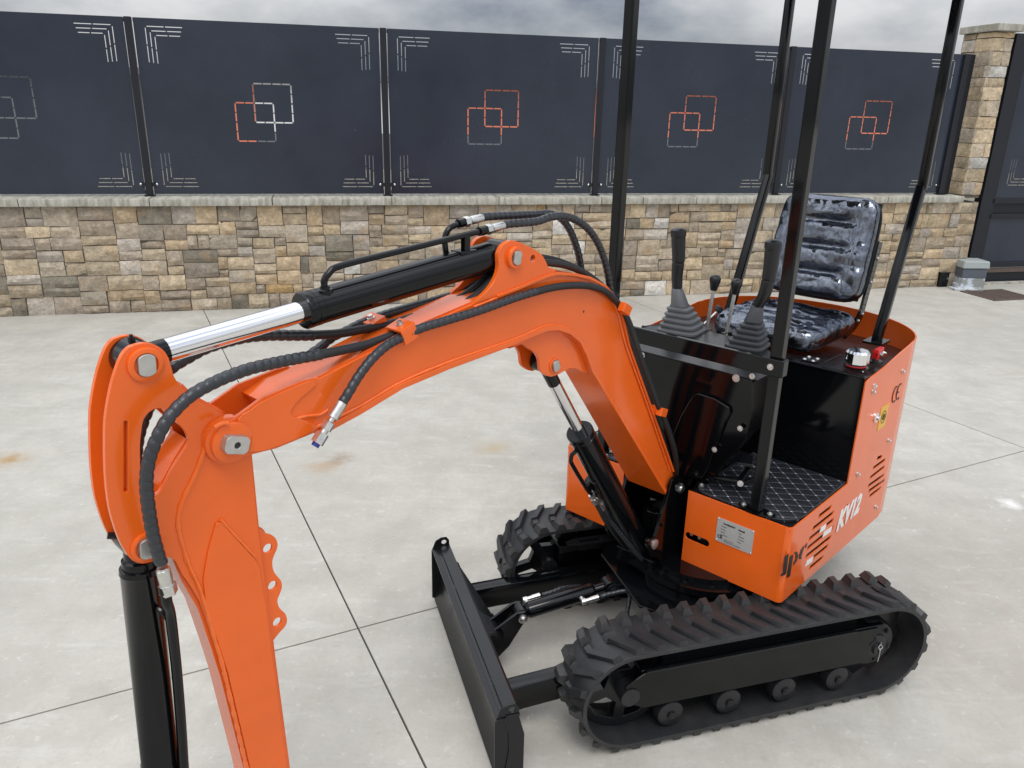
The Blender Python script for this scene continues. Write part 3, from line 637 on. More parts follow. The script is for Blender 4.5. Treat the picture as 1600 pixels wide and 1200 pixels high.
# pins of the arm
pa = pY(230, 571, 0.0-.006); pc = pY(231, 857, -.006); pj = pY(366, 693, .014)
pin(armE, pa, YA, -.004, .0185, .0285, True, rot=.05, bl=.006)
pin(armE, pc, YA, -.002, .0185, .026, True, rot=.1, bl=.006)
b = MB(); b.lathe((pj.x, YA-.002, pj.z), (0, 1, 0), [(0, .045), (.012, .043), (.014, .037), (.024, .037), (.026, .034), (.026, .0)], 36); b.build('pivot_boss', 'orange', boomE)
b = MB(); b.lathe((pj.x, -.100, pj.z), (0, -1, 0), [(0, .045), (.012, .037), (.022, .034), (.022, 0)], 32); b.build('pivot_boss', 'orange', boomE)
P0 = [(.021*math.cos(2*math.pi*k/28)*1.0, .021*math.sin(2*math.pi*k/28)) for k in range(28)]
rr = .32; pts = [(pj.x+max(-.023, min(.023, x*1.2))*math.cos(rr)-max(-.0160, min(.0160, z))*math.sin(rr), pj.z+max(-.023, min(.023, x*1.2))*math.sin(rr)+max(-.0160, min(.0160, z))*math.cos(rr)) for x, z in P0]
b = MB(); b.plate(pts, .0, .027, [circ(pj.x, pj.z, .006, 12)]); b.build('pivot_pin', 'pin', boomE, bev=.002)
b = MB(); b.cyl((pj.x, .012, pj.z), (pj.x, .0235, pj.z), .0065, n=12); b.build('grease_hole', 'ink', boomE)
b = MB(); b.tube(XZ3 := [pY(335, 668, .012), pY(345, 662, .013), pY(356, 661, .013)], .004, 8); b.build('weld_bead', 'orange_weld', boomE)
# lug plates with three eyes behind the arm
lug = smooth2(XZ([(400, 833), (417, 834), (428, 838), (434, 848), (433, 858), (427, 872), (426, 884), (430, 896), (439, 907), (441, 917), (438, 927), (434, 938), (437, 950), (446, 959), (449, 970), (445, 980), (436, 990), (427, 1001), (420, 1004), (410, 920)], YA-.012), 3)
hl = [circ(*XZ([q], YA-.012)[0], .0095, 14) for q in ((418.5, 857), (426, 915), (433.5, 972))]
for y0, y1 in ((YA-.018, YA-.012), (YB+.012, YB+.018)):
    b = MB(); b.plate(lug, y0, y1, hl); b.build('eye_plate', 'orange', armE, bev=.0012)
# ================================================================= cylinders
def cylinder(name, A_, B_, t0, t1, r, rr_, cap=.016, eye0=.028, eye1=.03, w=.045, label=None):
    """A_: rod eye, B_: barrel eye, rod shows from t0..t1 (metres from A_)"""
    e = empty(name); e.parent = ex
    A_ = Vector(A_); B_ = Vector(B_); d = (B_-A_).normalized(); L = (B_-A_).length
    b = MB(); b.cyl((A_.x, YC-w/2, A_.z), (A_.x, YC+w/2, A_.z), eye0, n=28); b.cyl(A_, A_+d*t0, rr_*1.02, n=24); b.build('rod_eye', 'black', e, bev=.002)
    b = MB(); b.cyl(A_+d*(t0-.004), A_+d*(t1+.03), rr_, n=32); b.build('rod', 'chrome', e)
    b = MB(); b.lathe(A_+d*t1, d, [(0, rr_+.002), (0, r*.94), (.003, r), (cap, r), (cap+.001, r*.955), (cap+.005, r*.955), (cap+.006, r*.99), (cap+.016, r*.99), (cap+.017, r*.96), (cap+.03, r*.96)], 40); b.build('gland', 'black', e)
    Lb = L-t1-cap-.02
    b = MB(); b.lathe(A_+d*(t1+cap+.02), d, [(0, r*.97), (Lb-eye1-.012, r*.97), (Lb-eye1-.010, r*.99), (Lb-eye1, r*.99), (Lb-eye1+.002, r*.9)], 40); b.cyl(A_+d*(L-eye1-.02), B_, r*.5, n=20); b.build('barrel', 'black', e)
    b = MB(); b.cyl((B_.x, YC-w/2, B_.z), (B_.x, YC+w/2, B_.z), eye1, n=28); b.build('barrel_eye', 'black', e, bev=.002)
    return e, A_, d
TA_ = Vector((pa.x, YC, pa.z)); TB_ = Vector((pt.x, YC, pt.z))
s0 = (pY(475, 488, YC)-TA_).length
arm_cyl, A_, d_ = cylinder('arm_cylinder', TA_, TB_, .052, s0-.005, .0355, .0205, eye0=.033, eye1=.034, w=.05)
up_ = Vector((-d_.z, 0, d_.x)); up_ = up_ if up_.z > 0 else -up_
def onc(px, py, Y): return pY(px, py, Y)
b = MB(); a0 = A_+d_*(s0+.045)+Vector((0, .012, 0))
b.tube([a0+up_*.025, a0+up_*.048, a0+up_*.062+d_*.014, a0+up_*.070+d_*.045, A_+d_*(s0+.25)+up_*.069+Vector((0, .012, 0)), A_+d_*.79+up_*.067+Vector((0, .010, 0))], .0068, 12); b.lathe(a0+up_*.024, up_, [(0, .014), (.009, .014), (.011, .010), (.016, .009)], 16); b.build('feed_pipe', 'black', arm_cyl)
b = MB(); a1 = A_+d_*.735; b.box(a1+up_*.047+Vector((0, .010, 0)), (.016, .016, .038)); b.box(a1+up_*.030+Vector((0, .004, 0)), (.05, .035, .008)); b.build('pipe_bracket', 'black', arm_cyl, bev=.002)
b = MB(); a2 = A_+d_*.70+Vector((0, -.018, 0)); b.tube([a2+up_*.03, a2+up_*.062, a2+up_*.080+d_*.012, a2+up_*.086+d_*.03, a2+up_*.088+d_*.055], .0068, 12); b.build('elbow_pipe', 'black', arm_cyl)
def fitting(p, d, parent, r=.0095, L=.05, nut=.014, name='hose_fitting'):
    p = Vector(p); d = Vector(d).normalized(); b = MB()
    b.cyl(p, p+d*nut, r*1.28, n=6); b.lathe(p+d*nut, d, [(0, r*.8), (.004, r*.8), (.005, r*1.05), (.010, r*1.08), (L-nut-.003, r*1.02), (L-nut, r*.95)], 18); return b.build(name, 'zinc', parent)
f1p = A_+d_*.80+up_*.067+Vector((0, .010, 0)); f2p = a2+up_*.088+d_*.060
b = MB(); b.cyl(f1p-d_*.022, f1p-d_*.002, .0105, n=16); b.cyl(f2p-d_*.018, f2p-d_*.002, .0105, n=16); b.build('pipe_collar', 'black', arm_cyl)
fitting(f1p, d_, arm_cyl, L=.058); fitting(f2p, d_, arm_cyl, L=.058)
# boom cylinder
BA = Vector((pb.x, YC, pb.z)); BB = pY(1006, 866, YC)
s1 = (pY(905, 676, YC)-BA).length
boom_cyl, A1, d1 = cylinder('boom_cylinder', BA, BB, .085, s1-.004, .0405, .018, eye0=.026, eye1=.03, w=.05)
up1 = Vector((-d1.z, 0, d1.x)); up1 = up1 if up1.x > 0 else -up1     # towards the front of the machine
b = MB(); c0 = A1+d1*(s1+.055)
sdv = (up1*.9+Vector((0, -.3, 0))).normalized()
b.tube([c0+sdv*.034, c0+sdv*.052, c0+sdv*.063+d1*.014, c0+sdv*.067+d1*.04, c0+sdv*.064+d1*.17, c0+sdv*.060+d1*.20], .0065, 12)
b.bar(c0+sdv*.03+d1*.15, c0+sdv*.064+d1*.15, .010, .010); b.build('feed_pipe', 'black', boom_cyl)
b = MB(); c1 = A1+d1*(s1+.20)+Vector((0, .0, 0)); b.bar(c1+sdv*.040-d1*.0, c1+sdv*.040+d1*.09, .040, .020); b.build('port_block', 'black', boom_cyl, bev=.004)
fitting(c0+sdv*.060+d1*.205, d1+sdv*.08, boom_cyl, r=.0085, L=.045); fitting(c1+sdv*.046+d1*.10, d1+sdv*.05, boom_cyl, r=.010, L=.055)
# bucket cylinder along the arm
KA = Vector((pc.x, YC, pc.z)); KB = KA+Vector((.03, 0, -.68))
b_e = empty('bucket_cylinder'); b_e.parent = ex
b = MB(); dk = (KB-KA).normalized(); b.cyl((KA.x, YC-.025, KA.z), (KA.x, YC+.025, KA.z), .030, n=28)
b.lathe(KA, dk, [(0, .024), (.035, .024), (.038, .0285), (.052, .0285), (.053, .033), (.062, .034), (.064, .0325), (.47, .0325), (.472, .034), (.50, .034), (.502, .02)], 36); b.build('barrel', 'black', b_e)
b = MB(); b.cyl(KA+dk*.50, KB, .018, n=24); b.build('rod', 'chrome', b_e)
b = MB(); b.cyl((KB.x, YC-.025, KB.z), (KB.x, YC+.025, KB.z), .028, n=28); b.build('rod_eye', 'black', b_e, bev=.002)
q0 = pY(258, 918, .018)
b = MB(); b.tube([q0, q0+Vector((.000, -.002, -.03)), pY(266, 960, .005), pY(272, 1010, -.005), pY(277, 1060, -.012), pY(284, 1150, -.014), pY(290, 1260, -.016), KA+dk*.455+Vector((-.034, .012, 0)), KA+dk*.475+Vector((-.022, .008, 0))], .0095, 14); b.lathe(q0+Vector((0, 0, .004)), (0, 0, -1), [(0, .012), (.012, .012), (.014, .010)], 16)
b.build('feed_pipe', 'black', b_e)
b = MB(); b.tube([pY(246, 950, -.02), pY(252, 955, -.012), pY(262, 967, -.002)], .005, 8); b.build('pipe_clip', 'black', b_e)
b = MB(); g0 = Vector((KA.x+.026, YC-.02, KA.z+.008)); b.cyl(g0, g0+Vector((.012, -.004, .004)), .006, n=10); b.build('grease_nipple', 'black_satin', b_e)
g0 = Vector((pa.x+.004, YC+.006, pa.z+.032)); b = MB(); b.cyl(g0, g0+Vector((0, 0, .008)), .006, n=8); b.cyl(g0+Vector((0, 0, .008)), g0+Vector((0, 0, .012)), .003, n=8); b.build('grease_nipple', 'black_satin', arm_cyl)
# bucket at the foot of the arm
bk = empty('bucket'); bk.parent = ex
tip = pY(452, 1370, YC); bx, bz = tip.x, tip.z
prof = smooth2([(bx-.05, bz+.05), (bx-.13, bz+.03), (bx-.26, bz-.02), (bx-.34, bz-.12), (bx-.31, max(.02, bz-.2)), (bx-.2, .012)], 4, False)
b = MB(); b.strip(prof, .010, YC-.20, YC+.20); b.build('shell', 'black_satin', bk)
for y in (YC-.205, YC+.195):
    b = MB(); b.plate(prof+[(bx-.02, max(.05, bz-.06))], y, y+.01); b.build('side_cheek', 'black_satin', bk)
for k in range(4):
    b = MB(); b.bar((bx-.22, YC-.17+k*.113, .016), (bx-.12, YC-.17+k*.113, .022), .035, .014); b.build('tooth', 'black_satin', bk)
for y in (YC-.055, YC+.045):
    b = MB(); b.plate([(bx-.02, bz-.03), (bx+.03, bz-.01), (bx+.03, bz+.03), (bx+.0, bz+.05), (bx-.05, bz+.12), (bx-.10, bz+.12), (bx-.14, bz+.025)], y, y+.01); b.build('hanger', 'black_satin', bk)
b = MB(); b.cyl((bx, YC-.07, bz), (bx, YC+.07, bz), .02); b.build('pin', 'pin', bk)
b = MB(); b.bar((KB.x, YC, KB.z), (bx-.075, YC, bz+.10), .04, .03); b.bar((KB.x, YC+.03, KB.z), pY(440, 1300, YC+.03), .012, .03); b.build('linkage', 'black_satin', bk)
# ================================================================= hoses
def spiral(L, a):
    t = (L/.0165+a/(2*math.pi)) % 1; return .94+.12*math.sin(math.pi*min(1, t/.88))**.5 if t < .88 else .86
def hose(pts, r=.0088, wrap=True, name='hydraulic_hose', n=12, parent=ex, lab=None):
    P = [q if isinstance(q, Vector) else pY(*q) for q in pts]
    b = MB(); b.tube(P, r*(1.08 if wrap else 1), n, rf=spiral if wrap else None, step=.0021 if wrap else .008); o = b.build(name, 'wrap' if wrap else 'hose', parent, ang=180)
    if lab: o['label'] = lab
    return o
# A: along the near face of the boom, capped fittings hanging over the edge
hA1 = [(533, 632, .030), (545, 613, .030), (560, 588, .028), (580, 562, .024), (600, 543, .018), (614, 534, .012), (628, 527, .004)]
hose(hA1)
dA = (pY(533, 632, .030)-pY(545, 613, .030)).normalized(); pA = pY(533, 632, .030)
b = MB(); b.lathe(pA-dA*.004, dA, [(0, .0108), (.034, .0108), (.035, .006), (.042, .006), (.043, .0085)], 18); b.build('ferrule', 'zinc', ex)
b = MB(); b.cyl(pA+dA*.040, pA+dA*.056, .0115, n=6); b.cyl(pA+dA*.056, pA+dA*.064, .0075, n=12); b.cyl(pA+dA*.064, pA+dA*.086, .0130, n=6); b.build('hex_coupling', 'zinc', ex)
b = MB(); b.cyl(pA+dA*.085, pA+dA*.093, .008, n=12); b.build('blanking_cap', 'blue', ex)
hose([(640, 521, .006), (660, 512, .010), (700, 500, .013), (750, 485, .014), (800, 467, .014), (838, 455, .013)])
hose([(830, 458, .013), (860, 450, .013), (890, 446, .014), (920, 447, .014), (945, 455, .012), (962, 470, .006), (973, 485, .006), (983, 505, .010), (993, 535, .014), (1003, 565, .016), (1016, 600, .018), (1028, 632, .022), (1038, 655, .024), (1048, 683, .024), (1055, 710, .020), (1057, 735, .010), (1056, 760, -.01), (1050, 785, -.03)], r=.0092, wrap=False)
# B: to the bucket cylinder, near side of the arm
hose([(252, 880, .022), (246, 862, .024), (239, 835, .026), (234, 805, .028), (230, 775, .030), (229, 745, .032), (234, 715, .034), (244, 688, .036), (258, 661, .036), (276, 638, .034), (300, 617, .030), (330, 600, .026), (362, 586, .020), (395, 575, .014), (430, 567, .006), (465, 560, -.002), (500, 554, -.008)], r=.0098)
hose([(490, 556, -.006), (530, 548, -.012), (570, 539, -.016), (605, 527, -.018), (640, 514, -.020), (670, 502, -.022), (700, 489, -.025), (730, 472, -.030), (755, 452, -.034), (775, 430, -.036), (800, 415, -.036), (830, 410, -.036), (860, 411, -.036), (885, 415, -.036), (910, 425, -.036), (932, 440, -.036), (950, 458, -.036), (966, 490, -.034), (985, 540, -.03), (1000, 585, -.028), (1020, 640, -.028), (1040, 700, -.03), (1050, 750, -.04)], r=.0092, wrap=False)
fB = pY(254, 886, .021); fitting(fB, (pY(262, 918, .019)-fB), ex, r=.0112, L=.052, nut=.0); b = MB(); dB = (pY(262, 918, .019)-fB).normalized(); b.cyl(fB+dB*.036, fB+dB*.054, .0150, n=6); b.build('hex_coupling', 'zinc', ex)
# C: far side, behind the rod, to the arm cylinder / bucket cylinder
hose([(262, 580, -.098), (275, 570, -.098), (292, 560, -.098), (320, 545, -.098), (350, 535, -.096), (385, 527, -.094), (420, 524, -.09), (455, 524, -.085), (490, 524, -.08)], r=.0098)
hose([(480, 524, -.08), (530, 521, -.075), (575, 513, -.072), (610, 506, -.070), (650, 494, -.068), (690, 479, -.066), (720, 465, -.064), (745, 447, -.062), (770, 425, -.062), (800, 408, -.062), (830, 402, -.062), (860, 405, -.062), (890, 415, -.062), (915, 428, -.062), (935, 445, -.062), (955, 480, -.062), (980, 540, -.06), (1010, 620, -.06), (1035, 700, -.06)], r=.0092, wrap=False)
hose([(262, 580, -.098), (240, 620, -.11), (215, 690, -.11), (215, 780, -.10), (225, 850, -.09)], r=.0098)
# D: far side twin of A
hose([(470, 600, -.125), (480, 560, -.120), (500, 543, -.118), (520, 527, -.114), (545, 515, -.108), (565, 505, -.104), (600, 492, -.100), (640, 480, -.098), (680, 469, -.096), (715, 458, -.094), (745, 442, -.09)])
# E / F: from the arm cylinder fittings over the top
e1 = f1p+d_*.058; e2 = f2p+d_*.058
hose([e2, e2+d_*.02, (838, 335, -.066), (858, 334, -.068), (876, 341, -.070), (889, 357, -.072), (898, 378, -.074), (904, 398, -.076), (908, 420, -.08), (914, 445, -.085)], r=.0088)
hose([e1, e1+d_*.02, (838, 346, -.036), (860, 339, -.036), (882, 338, -.036), (902, 345, -.036), (920, 359, -.036), (934, 380, -.038), (944, 405, -.04), (950, 430, -.042), (954, 455, -.045), (962, 490, -.045), (978, 530, -.045)], r=.0088)
# clamps
def clamp(px, py, Y, ax=None, sz=(.044, .034, .026)):
    p_ = pY(px, py, Y); b = MB(); b.box(p_, sz, bev=.002); o = b.build('hose_clamp', 'orange', boomE)
    b = MB(); q = p_+Vector((0, 0, sz[2]/2)); b.cyl(q, q+Vector((0, 0, .002)), .0085, n=14); b.cyl(q+Vector((0, 0, .002)), q+Vector((0, 0, .008)), .0062, n=6); b.build('bolt', 'zinc', o); return o
def clamp2(px, py, Y, w, tilt):
    p_ = pY(px, py, Y); rot = Matrix.Rotation(tilt, 3, 'Y'); b = MB()
    b.box(p_+rot @ Vector((0, 0, .011)), (.040, w, .006), rot); b.box(p_+rot @ Vector((0, w/2-.003, -.006)), (.038, .007, .030), rot); b.box(p_+rot @ Vector((0, -w/2+.003, -.006)), (.038, .007, .030), rot); b.box(p_+rot @ Vector((0, 0, -.013)), (.030, .012, .02), rot)
    o = b.build('hose_clamp', 'orange', boomE, bev=.0015)
    b = MB(); q = p_+rot @ Vector((0, 0, .014)); z_ = rot @ Vector((0, 0, 1)); b.cyl(q, q+z_*.002, .0085, n=14); b.cyl(q+z_*.002, q+z_*.008, .0062, n=6); b.build('bolt', 'zinc', o)
tl = .34
clamp2(628, 516, -.010, .050, tl); clamp2(583, 506, -.092, .050, tl)
for (px, py, ang_) in ((968, 482, 1.05), (1026, 641, 1.2)):
    p_ = pY(px, py, .002); rot = Matrix.Rotation(ang_, 3, 'Y'); b = MB()
    b.box(p_+rot @ Vector((0, .0, -.006)), (.026, .062, .007), rot); b.box(p_+rot @ Vector((0, .031, .010)), (.026, .007, .036), rot); b.box(p_+rot @ Vector((0, -.019, .006)), (.026, .006, .028), rot); b.box(p_+rot @ Vector((0, .024, .027)), (.026, .018, .006), rot)
    b.build('hose_clamp', 'orange', boomE, bev=.0015)
# ================================================================= house (platform and body)
YN, YF = .43, -.446                    # near and far sides
body = empty('body'); body.parent = ex
def slotshape(cx, cz, w, h, n=6):
    r = h/2; return [(cx+w/2-r+r*math.cos(a), cz+r*math.sin(a)) for a in [(-.5+k/n)*math.pi for k in range(n+1)]]+[(cx-w/2+r+r*math.cos(a), cz+r*math.sin(a)) for a in [(.5+k/n)*math.pi for k in range(n+1)]]
# near side plate with louvre slots
side = [(-.018, .370), (-.018, .634), (-.434, .634), (-.434, .995), (-.455, 1.003), (-.52, 1.008), (-.62, 1.016), (-.74, 1.033), (-.862, 1.046), (-.862, .344)]
def sxz(px, py): p_ = pY(px, py, YN); return (p_.x, p_.z)
def zoomA(x, y): return sxz(1200+x/8.57, 770+y/8.57)
sl = []
for (xa, ya, xb, yb) in ((670, 325, 855, 180), (590, 490, 885, 255), (540, 630, 885, 350), (515, 755, 880, 455), (495, 865, 850, 580), (500, 955, 810, 700), (545, 1020, 745, 850)):
    p1, p2 = zoomA(xa, ya), zoomA(xb, yb); h_ = .011; dx = -.006
    sl.append([(p1[0], p1[1]), (p2[0], p2[1]), (p2[0]+dx*.2, p2[1]+h_*1.05), (p1[0]+dx, p1[1]+h_*.95)])
hol = []
for q in sl:
    # keep only well formed quads
    hol.append([(q[0][0], q[0][1]-.007), (q[1][0]+.008, q[1][1]-.007), (q[1][0], q[1][1]+.007), (q[0][0]-.010, q[0][1]+.007)])
def zoomB(x, y): return sxz(1200+x/5, 520+y/5)
for (xa, ya, xb, yb) in ((850, 985, 890, 965), (820, 1060, 915, 990), (795, 1135, 910, 1045), (780, 1200, 905, 1110)):
    p1, p2 = zoomB(xa, ya), zoomB(xb, yb); hol.append([(p1[0], p1[1]-.006), (p2[0], p2[1]-.006), (p2[0], p2[1]+.007), (p1[0]-.006, p1[1]+.007)])
for (xa, ya, xb, yb) in ((1357, 768, 1382, 750), (1358, 776, 1376, 762)):
    p1, p2 = sxz(xa, ya), sxz(xb, yb); hol.append([(p1[0], p1[1]-.006), (p2[0], p2[1]-.006), (p2[0], p2[1]+.007), (p1[0]-.006, p1[1]+.007)])
b = MB(); b.plate(side, YN-.004, YN, hol); b.build('side_panel', 'orange', body)
b = MB(); b.plate(side, YF, YF+.004); b.build('side_panel', 'orange', body)
# front panels with a rounded outer corner (axis X plates), slots cut in
def fpanel(y0, y1, corner, holes):
    b = MB(); b.plate([(y0, .370), (y1, .370), (y1, .634), (y0, .634)], -.004, 0, holes, axis='X')
    n = 8; r = .018; L0 = []; 
    for k in range(n+1):
        a = math.pi/2*k/n; L0.append((-r+r*math.cos(a), (y1-0 if corner > 0 else y0)+corner*(r*math.sin(a))))
    for z0_, z1_ in ((.370, .634),):
        A_ = [(b.bm.verts.new((x, y, z0_)), b.bm.verts.new((x, y, z1_))) for x, y in L0]; B_ = [(b.bm.verts.new((x-.004*math.cos(math.pi/2*k/n), y-corner*.004*math.sin(math.pi/2*k/n), z0_)), b.bm.verts.new((x-.004*math.cos(math.pi/2*k/n), y-corner*.004*math.sin(math.pi/2*k/n), z1_))) for k, (x, y) in enumerate(L0)]
        for (a0, a1), (c0_, c1_) in zip(A_, A_[1:]): b.face([a0, c0_, c1_, a1])
        for (a0, a1), (c0_, c1_) in zip(B_, B_[1:]): b.face([a0, a1, c1_, c0_])
        for (a0, a1), (c0_, c1_), (e0, e1), (g0_, g1) in zip(A_, A_[1:], B_, B_[1:]): b.face([a1, c1_, g1, e1]); b.face([a0, e0, g0_, c0_])
    bmesh.ops.remove_doubles(b.bm, verts=b.bm.verts[:], dist=.0004)
    return b.build('front_panel', 'orange', body, ang=50)
sp1, sp2 = pX(1071, 836, 0), pX(1108, 848, 0)
fpanel(.075, YN-.018, 1, [slotshape((sp1.y+sp2.y)/2, (sp1.z+sp2.z)/2-.002, abs(sp2.y-sp1.y)-.01+.012, .026)])
fpanel(YF+.018, -.183, -1, [])
for c_, z_ in (((-.03, (.10+YN)/2, .50), (.004, YN-.12, .2)), ((-.2, YN-.03, .50), (.3, .003, .24)), ((-.72, YN-.03, .55), (.35, .003, .24))): b = MB(); b.box(c_, z_); b.build('dark_backing', 'ink', body)  # near-black sheets behind the slots stand in for the shade inside the body
b = MB(); b.cyl((-.028, .095, sp1.z+.003), (-.014, .095, sp1.z+.003), .007, n=6); b.cyl((-.028, .125, sp1.z+.003), (-.014, .125, sp1.z+.003), .007, n=6); b.build('hidden_bolts', 'zinc', body)
# returns of the swing gap, floor pan, underside
for y in (.075, -.187):
    b = MB(); b.box((-.07, y+.002, .502), (.136, .004, .264)); b.build('gap_return', 'black', body)
b = MB(); b.box((-.145, -.054, .50), (.006, .252, .26)); b.build('gap_back_plate', 'black', body)
q1 = pX(1019, 797, -.138); b = MB(); b.box((-.138, q1.y, q1.z), (.003, .072, .092)); b.build('inspection_cover', 'plate', body)
b = MB(); b.plate([(-.004, YN-.006), (-.004, .079), (-.148, .079), (-.148, -.187), (-.004, -.187), (-.004, YF+.006), (-.9, YF+.006), (-.9, YN-.006)], .618, .628, axis='Z'); b.plate([(-.02, YN-.006), (-.02, .079), (-.148, .079), (-.148, -.187), (-.02, -.187), (-.02, YF+.006), (-.9, YF+.006), (-.9, YN-.006)], .374, .384, axis='Z'); b.build('floor_pan', 'black_satin', body)
# rear shell: curved counterweight skin
def rear(z): pass
arc = []
for k in range(25):
    t = k/24*math.pi; arc.append((-.86-.35*math.sin(t)**.92, -.008+.438*math.cos(t)))
b = MB(); rows_ = []
zt_ = [1.046+.012*math.sin(k/24*math.pi) for k in range(25)]
for k, (x, y) in enumerate(arc): rows_.append([(x, y, .345), (x, y, zt_[k])])
inn_ = [((x+.95)*.985-.95, (y+.008)*.985-.008) for x, y in arc]
V1 = [[b.bm.verts.new(p) for p in r] for r in rows_]; V2 = [[b.bm.verts.new((inn_[k][0], inn_[k][1], z_)) for z_ in (.345, zt_[k])] for k in range(25)]
for k in range(24):
    b.face([V1[k][0], V1[k+1][0], V1[k+1][1], V1[k][1]]); b.face([V2[k][0], V2[k][1], V2[k+1][1], V2[k+1][0]]); b.face([V1[k][1], V1[k+1][1], V2[k+1][1], V2[k][1]]); b.face([V1[k][0], V2[k][0], V2[k+1][0], V1[k+1][0]])
b.face([V1[0][0], V1[0][1], V2[0][1], V2[0][0]]); b.face([V1[24][0], V2[24][0], V2[24][1], V1[24][1]]); b.build('rear_shell', 'orange', body, bev=.002)
# seat box (black) with its deck
b = MB(); b.box((-.438, -.008, .823), (.006, .866, .385)); b.build('seat_box_front', 'black', body)
deck = [(-.430, YN-.005), (-.430, YF+.005), (-.86, YF+.007)]+[(x, y) for x, y in reversed([((x+.95)*.975-.95, (y+.008)*.98-.008) for x, y in arc])][1:-1]+[(-.86, YN-.007)]
b = MB(); b.plate(deck, 1.008, 1.014, axis='Z'); b.xf(lambda v: Vector((v.x, v.y, v.z-.085*max(0, -.43-v.x)))); b.build('deck', 'black_satin', body, bev=.002)
# mats
def mat(y0, y1, near_):
    r = .045; rn = .085 if near_ else .045; P_ = []
    def arc_(cx, cy, a0, a1, r=.045): return [(cx+r*math.cos(a0+(a1-a0)*k/6), cy+r*math.sin(a0+(a1-a0)*k/6)) for k in range(7)]
    P_ = arc_(-.012-rn, y1-rn, 0, math.pi/2, rn)+[(-.43, y1)]+[(-.43, y0)]+arc_(-.012-r, y0+r, -math.pi/2, 0)
    b = MB(); b.plate(P_, .629, .639, axis='Z'); o = b.build('floor_mat', 'mat', body, bev=.003)
    b = MB(); b.tube([Vector((x, y, .6385)) for x, y in P_]+[Vector((P_[0][0], P_[0][1], .6385))], .003, 6, smooth=False); b.build('mat_piping', 'vinyl', o)
mat(.085, YN-.008, 1); mat(YF+.008, -.192, 0)
# side hardware
def sbolt(px, py, r=.0065): p_ = pY(px, py, YN); return hexbolt('bolt', body, (p_.x, YN, p_.z), (0, 1, 0), r)
for q in ((1366, 603), (1364, 612), (1410, 580), (1388, 688), (1340, 741), (1368, 792)): sbolt(*q)
p_ = pY(1368, 652, YN); b = MB(); b.lathe((p_.x, YN, p_.z), (0, 1, 0), [(0, .019), (.004, .019), (.006, .016), (.006, .009), (.014, .008), (.014, 0)], 24); b.build('key_lock', 'chrome', body)
b = MB(); c_ = pY(1380, 650, YN+.001); b.box((c_.x-.003, YN+.0008, c_.z-.004), (.078, .0012, .088)); yl = b.build('warning_sticker', 'yellow', body)
b = MB(); b.tube([(c_.x-.003+.023*math.cos(a_), YN+.0014, c_.z-.004+.023*math.sin(a_)) for a_ in [k*2*math.pi/24 for k in range(26)]], .0014, 6, smooth=False); b.build('sticker_ring', 'ink', yl)
b = MB(); b.tube([(c_.x-.003+.011*math.cos(a_), YN+.002, c_.z-.004+.011*math.sin(a_)) for a_ in [k*2*math.pi/9 for k in range(10)]], .0013, 6); b.cyl((c_.x-.003, YN+.0015, c_.z-.016), (c_.x-.003, YN+.0023, c_.z+.008), .0012, n=6); b.build('sticker_symbol', 'ink', yl)
# lettering (read from the near side: x runs towards the rear)
ce = pY(1400, 622, YN)
for dx_ in (0, .042):
    cx_ = ce.x+.022-dx_; b = MB(); b.tube([(cx_-.026*math.cos(a_)+.0, YN+.001, ce.z+.030*math.sin(a_)+.02) for a_ in [R(60)+k*R(240)/14 for k in range(15)][::1]][::1], .0019, 6)
    b.xf(lambda v: Vector((2*cx_-v.x, v.y, v.z)) if False else v)
    if dx_: b.cyl((cx_+.030, YN+.001, ce.z+.02), (cx_+.004, YN+.001, ce.z+.02), .0019, n=6)
    b.build('ce_mark', 'ink', body)
kv = [pY(1306, 833, YN+.002), pY(1348, 795, YN+.002), pY(1311, 799, YN+.002)]
text('KV12', .072, 'model_lettering', 'white', body, (-.395, YN+.0015, .468), (-1, 0, .0), (0, 0, 1), shear=.28, width=.9, bold=.0050)
for q in ([(220, 850), (275, 815), (238, 1085), (215, 1100), (165, 1118), (168, 1088), (195, 1072)], [(290, 850), (335, 825), (292, 1112), (243, 1142)], [(348, 800), (385, 785), (402, 835), (385, 905), (335, 975), (340, 930), (366, 880), (366, 830)],
          [(440, 760), (482, 703), (474, 755), (443, 845), (446, 885), (416, 886), (413, 840)], [(500, 700), (523, 668), (512, 720), (494, 742)]):
    b = MB(); b.plate([zoomA(*t_) for t_ in q], YN+.0004, YN+.0014); b.build('maker_lettering', 'ink', body)
for (xa, ya, xb, yb) in ((690, 505, 775, 445), (730, 565, 850, 480), (500, 955, 600, 880)):
    p1, p2 = zoomA(xa, ya), zoomA(xb, yb)
    b = MB(); b.plate([(p1[0], p1[1]-.009), (p2[0]+.006, p2[1]-.009), (p2[0], p2[1]+.009), (p1[0]-.008, p1[1]+.009)], YN+.0004, YN+.0014); b.build('decal_flash', 'white', body)
